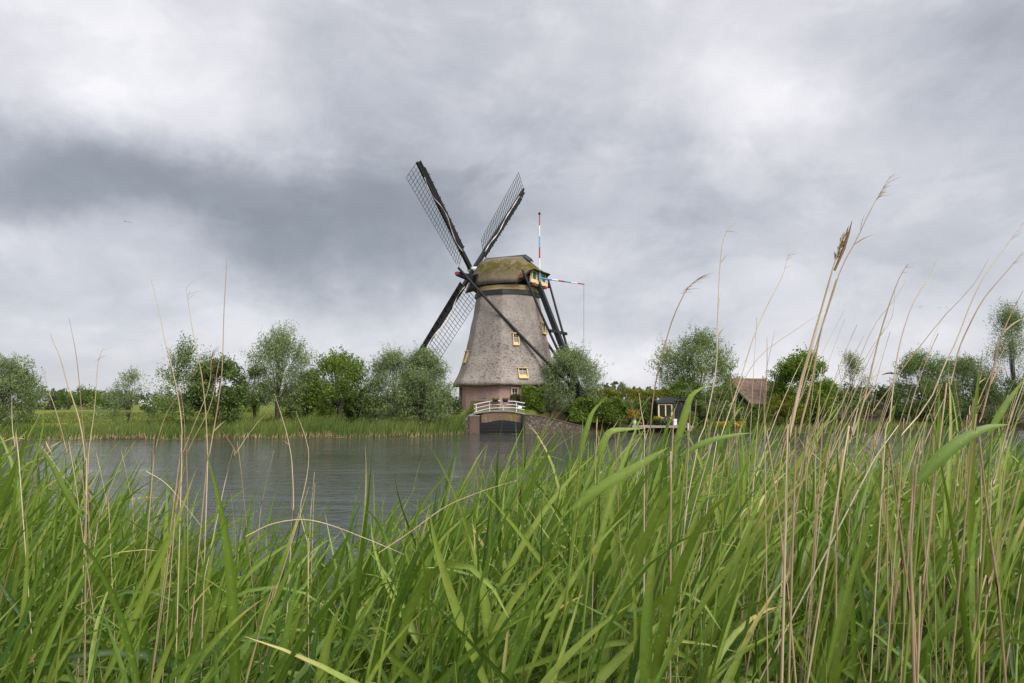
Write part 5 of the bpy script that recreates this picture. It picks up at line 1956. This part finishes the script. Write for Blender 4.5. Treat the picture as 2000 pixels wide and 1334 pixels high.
stalk([(1890, 960), (1915, 826), (1935, 745), (1948, 684), (1968, 628), (1998, 568)], 1.5, .0040, 'thick dry reed stalk nearest the right edge', RGp)
stalk([(1494, 900), (1494, 806), (1498, 725), (1498, 658)], 1.6, .0026, 'short upright dry reed standing before the corrugated roof', RGp)
for pix, Y, r in (([(1478, 850), (1494, 740), (1505, 684), (1514, 642)], 2.2, .0022), ([(1560, 960), (1640, 800), (1700, 650), (1743, 590), (1770, 548)], 2.2, .0026),
                  ([(1600, 960), (1640, 830), (1690, 700), (1740, 625), (1748, 560)], 2.4, .0022), ([(1380, 900), (1430, 790), (1480, 700), (1560, 640), (1620, 600)], 2.0, .0024),
                  ([(1310, 1010), (1312, 900), (1317, 798)], 1.6, .0044), ([(1258, 1000), (1260, 860), (1252, 800), (1248, 768)], 1.8, .0034),
                  ([(1343, 900), (1348, 850), (1357, 815), (1360, 781)], 1.7, .0030), ([(1205, 930), (1203, 900), (1207, 840)], 1.9, .003), ([(1163, 925), (1167, 838)], 1.9, .003)):
    stalk(pix, Y, r, SL, RGp)
# --- left
stalk([(168, 1010), (166, 900), (158, 835), (144, 785), (132, 752), (117, 697), (106, 672), (97, 649)], 1.9, .0034, 'leftmost tall dry reed leaning left above the meadow', LGp)
stalk([(172, 960), (166, 870), (160, 810), (155, 750), (149, 695), (142, 657), (135, 622)], 2.1, .0026, 'thin dry reed just right of the leftmost tall one', LGp)
stalk([(168, 1000), (173, 887), (182, 820), (187, 770), (190, 720), (196, 692), (203, 680)], 2.1, .0026, 'dry reed with a small nodding seed tip leaning right at left', LGp, 'wisp')
stalk([(150, 960), (132, 890), (120, 840), (105, 790), (96, 767), (86, 730)], 2.0, .0026, SLL, LGp)
stalk([(40, 940), (30, 877), (24, 832), (23, 770)], 2.0, .0028, SLL, LGp)
stalk([(60, 960), (90, 887), (122, 831)], 2.0, .0026, SLL, LGp)
stalk([(295, 960), (302, 890), (312, 845), (327, 805), (350, 770), (390, 716)], 1.9, .0030, 'dry reed leaning right against the kinked stalk', LGp)
stalk([(402, 1010), (405, 890), (402, 810), (395, 740), (390, 712), (380, 665), (372, 620), (363, 560)], 1.9, .0030, 'tall dry reed kinked half way up before the sparse tree', LGp, 'wisp')
stalk([(352, 1000), (354, 890), (355, 832), (347, 770), (335, 715), (322, 665), (310, 605), (295, 545)], 1.9, .0030, 'tall dry reed leaning left before the sparse tree', LGp)
stalk([(366, 980), (362, 885), (360, 820), (352, 755)], 2.0, .0024, SLL, LGp)
stalk([(395, 1000), (409, 890), (425, 795), (434, 720), (437, 620), (441, 545), (443, 505)], 1.9, .0034, 'tallest dry reed at left, nearly upright beside the dark bushy tree', LGp)
stalk([(340, 980), (357, 887), (400, 780), (411, 737), (412, 697)], 2.0, .0028, 'dry reed with a flag shaped brown tuft before the dark bushy tree', LGp, 'plume')
stalk([(345, 985), (365, 887), (410, 795), (425, 720), (431, 690)], 2.0, .0024, SLL, LGp)
stalk([(475, 960), (462, 890), (448, 862), (434, 842)], 2.1, .0026, SLL, LGp)
stalk([(430, 985), (462, 887), (497, 833), (518, 810)], 2.1, .0028, SLL, LGp)
stalk([(566, 1100), (573, 1000), (571, 920), (567, 880), (556, 832), (536, 769)], 1.9, .0030, 'pale dry reed bending left over the water, left one of a crossing pair', LGp)
stalk([(602, 1140), (600, 1060), (586, 1000), (598, 940), (603, 889), (596, 852), (578, 804)], 1.9, .0028, 'pale wavy dry reed over the water, right one of a crossing pair', LGp)
stalk([(505, 1240), (530, 1180), (560, 1090), (603, 951)], 1.6, .0038, 'bright straw stem slanting right in front of the crossing pair', LGp)
stalk([(480, 1048), (530, 1024), (588, 1015), (640, 1024), (715, 1052), (790, 1083)], 1.6, .0026, 'broken straw stem lying nearly level across the green reeds', LGp, ground=False)
stalk([(740, 1080), (800, 1040), (870, 990), (940, 960), (1010, 938)], 1.8, .0024, 'long broken straw stem slanting up to the right over the middle reeds', LGp, ground=False)
stalk([(285, 920), (330, 950), (395, 1030)], 1.9, .0022, SLL, LGp, ground=False)
# --- the many that look alike
for k in range(80):
    px0 = 1340 + 720 * rng.random() ** .85
    Y = rng.uniform(1.5, 4.6)
    y0 = rng.uniform(900, 1060)
    top_ = rng.choice([rng.uniform(600, 720), rng.uniform(700, 860)], p=[.28, .72])
    hpx = y0 - top_
    ln = rng.normal(.30, .13) if rng.random() < .85 else rng.normal(-.12, .12)
    cv = rng.uniform(1.1, 1.8)
    pix = [(px0 + ln * hpx * f ** cv, y0 - hpx * f) for f in (0, .3, .6, .85, 1)]
    hd = None
    stalk(pix, Y, rng.uniform(.0022, .0040), SL, RGp, hd, tipf=float(rng.choice([.3, .8])))
for k in range(20):
    # the bundle of old stems low at the right
    px0 = rng.choice([rng.normal(1775, 26), rng.normal(1560, 30), rng.normal(1930, 25)], p=[.6, .2, .2])
    y0, top_ = rng.uniform(1150, 1300), rng.uniform(830, 960)
    ln = rng.normal(.03, .12)
    pix = [(px0 + ln * (y0 - top_) * f + 3 * math.sin(f * 5 + k), y0 - (y0 - top_) * f) for f in (0, .3, .6, 1)]
    stalk(pix, rng.uniform(1.45, 2.1), rng.uniform(.0042, .0062), 'brownish old reed stem in the bundles low among the green leaves at right', 'old stem bundles at right', None, tipf=.8, tint=float(rng.uniform(.15, .6)))
for k in range(14):
    px0 = rng.choice([rng.uniform(10, 640), rng.uniform(120, 480)])
    Y = rng.uniform(1.6, 3.2)
    y0 = rng.uniform(1000, 1080)
    top_ = rng.uniform(850, 960)
    hpx = y0 - top_
    ln = rng.normal(.12, .22)
    pix = [(px0 + ln * hpx * f ** 1.4, y0 - hpx * f) for f in (0, .3, .6, 1)]
    stalk(pix, Y, rng.uniform(.0018, .0030), SLL, LGp, None, tipf=float(rng.choice([.3, .8])))
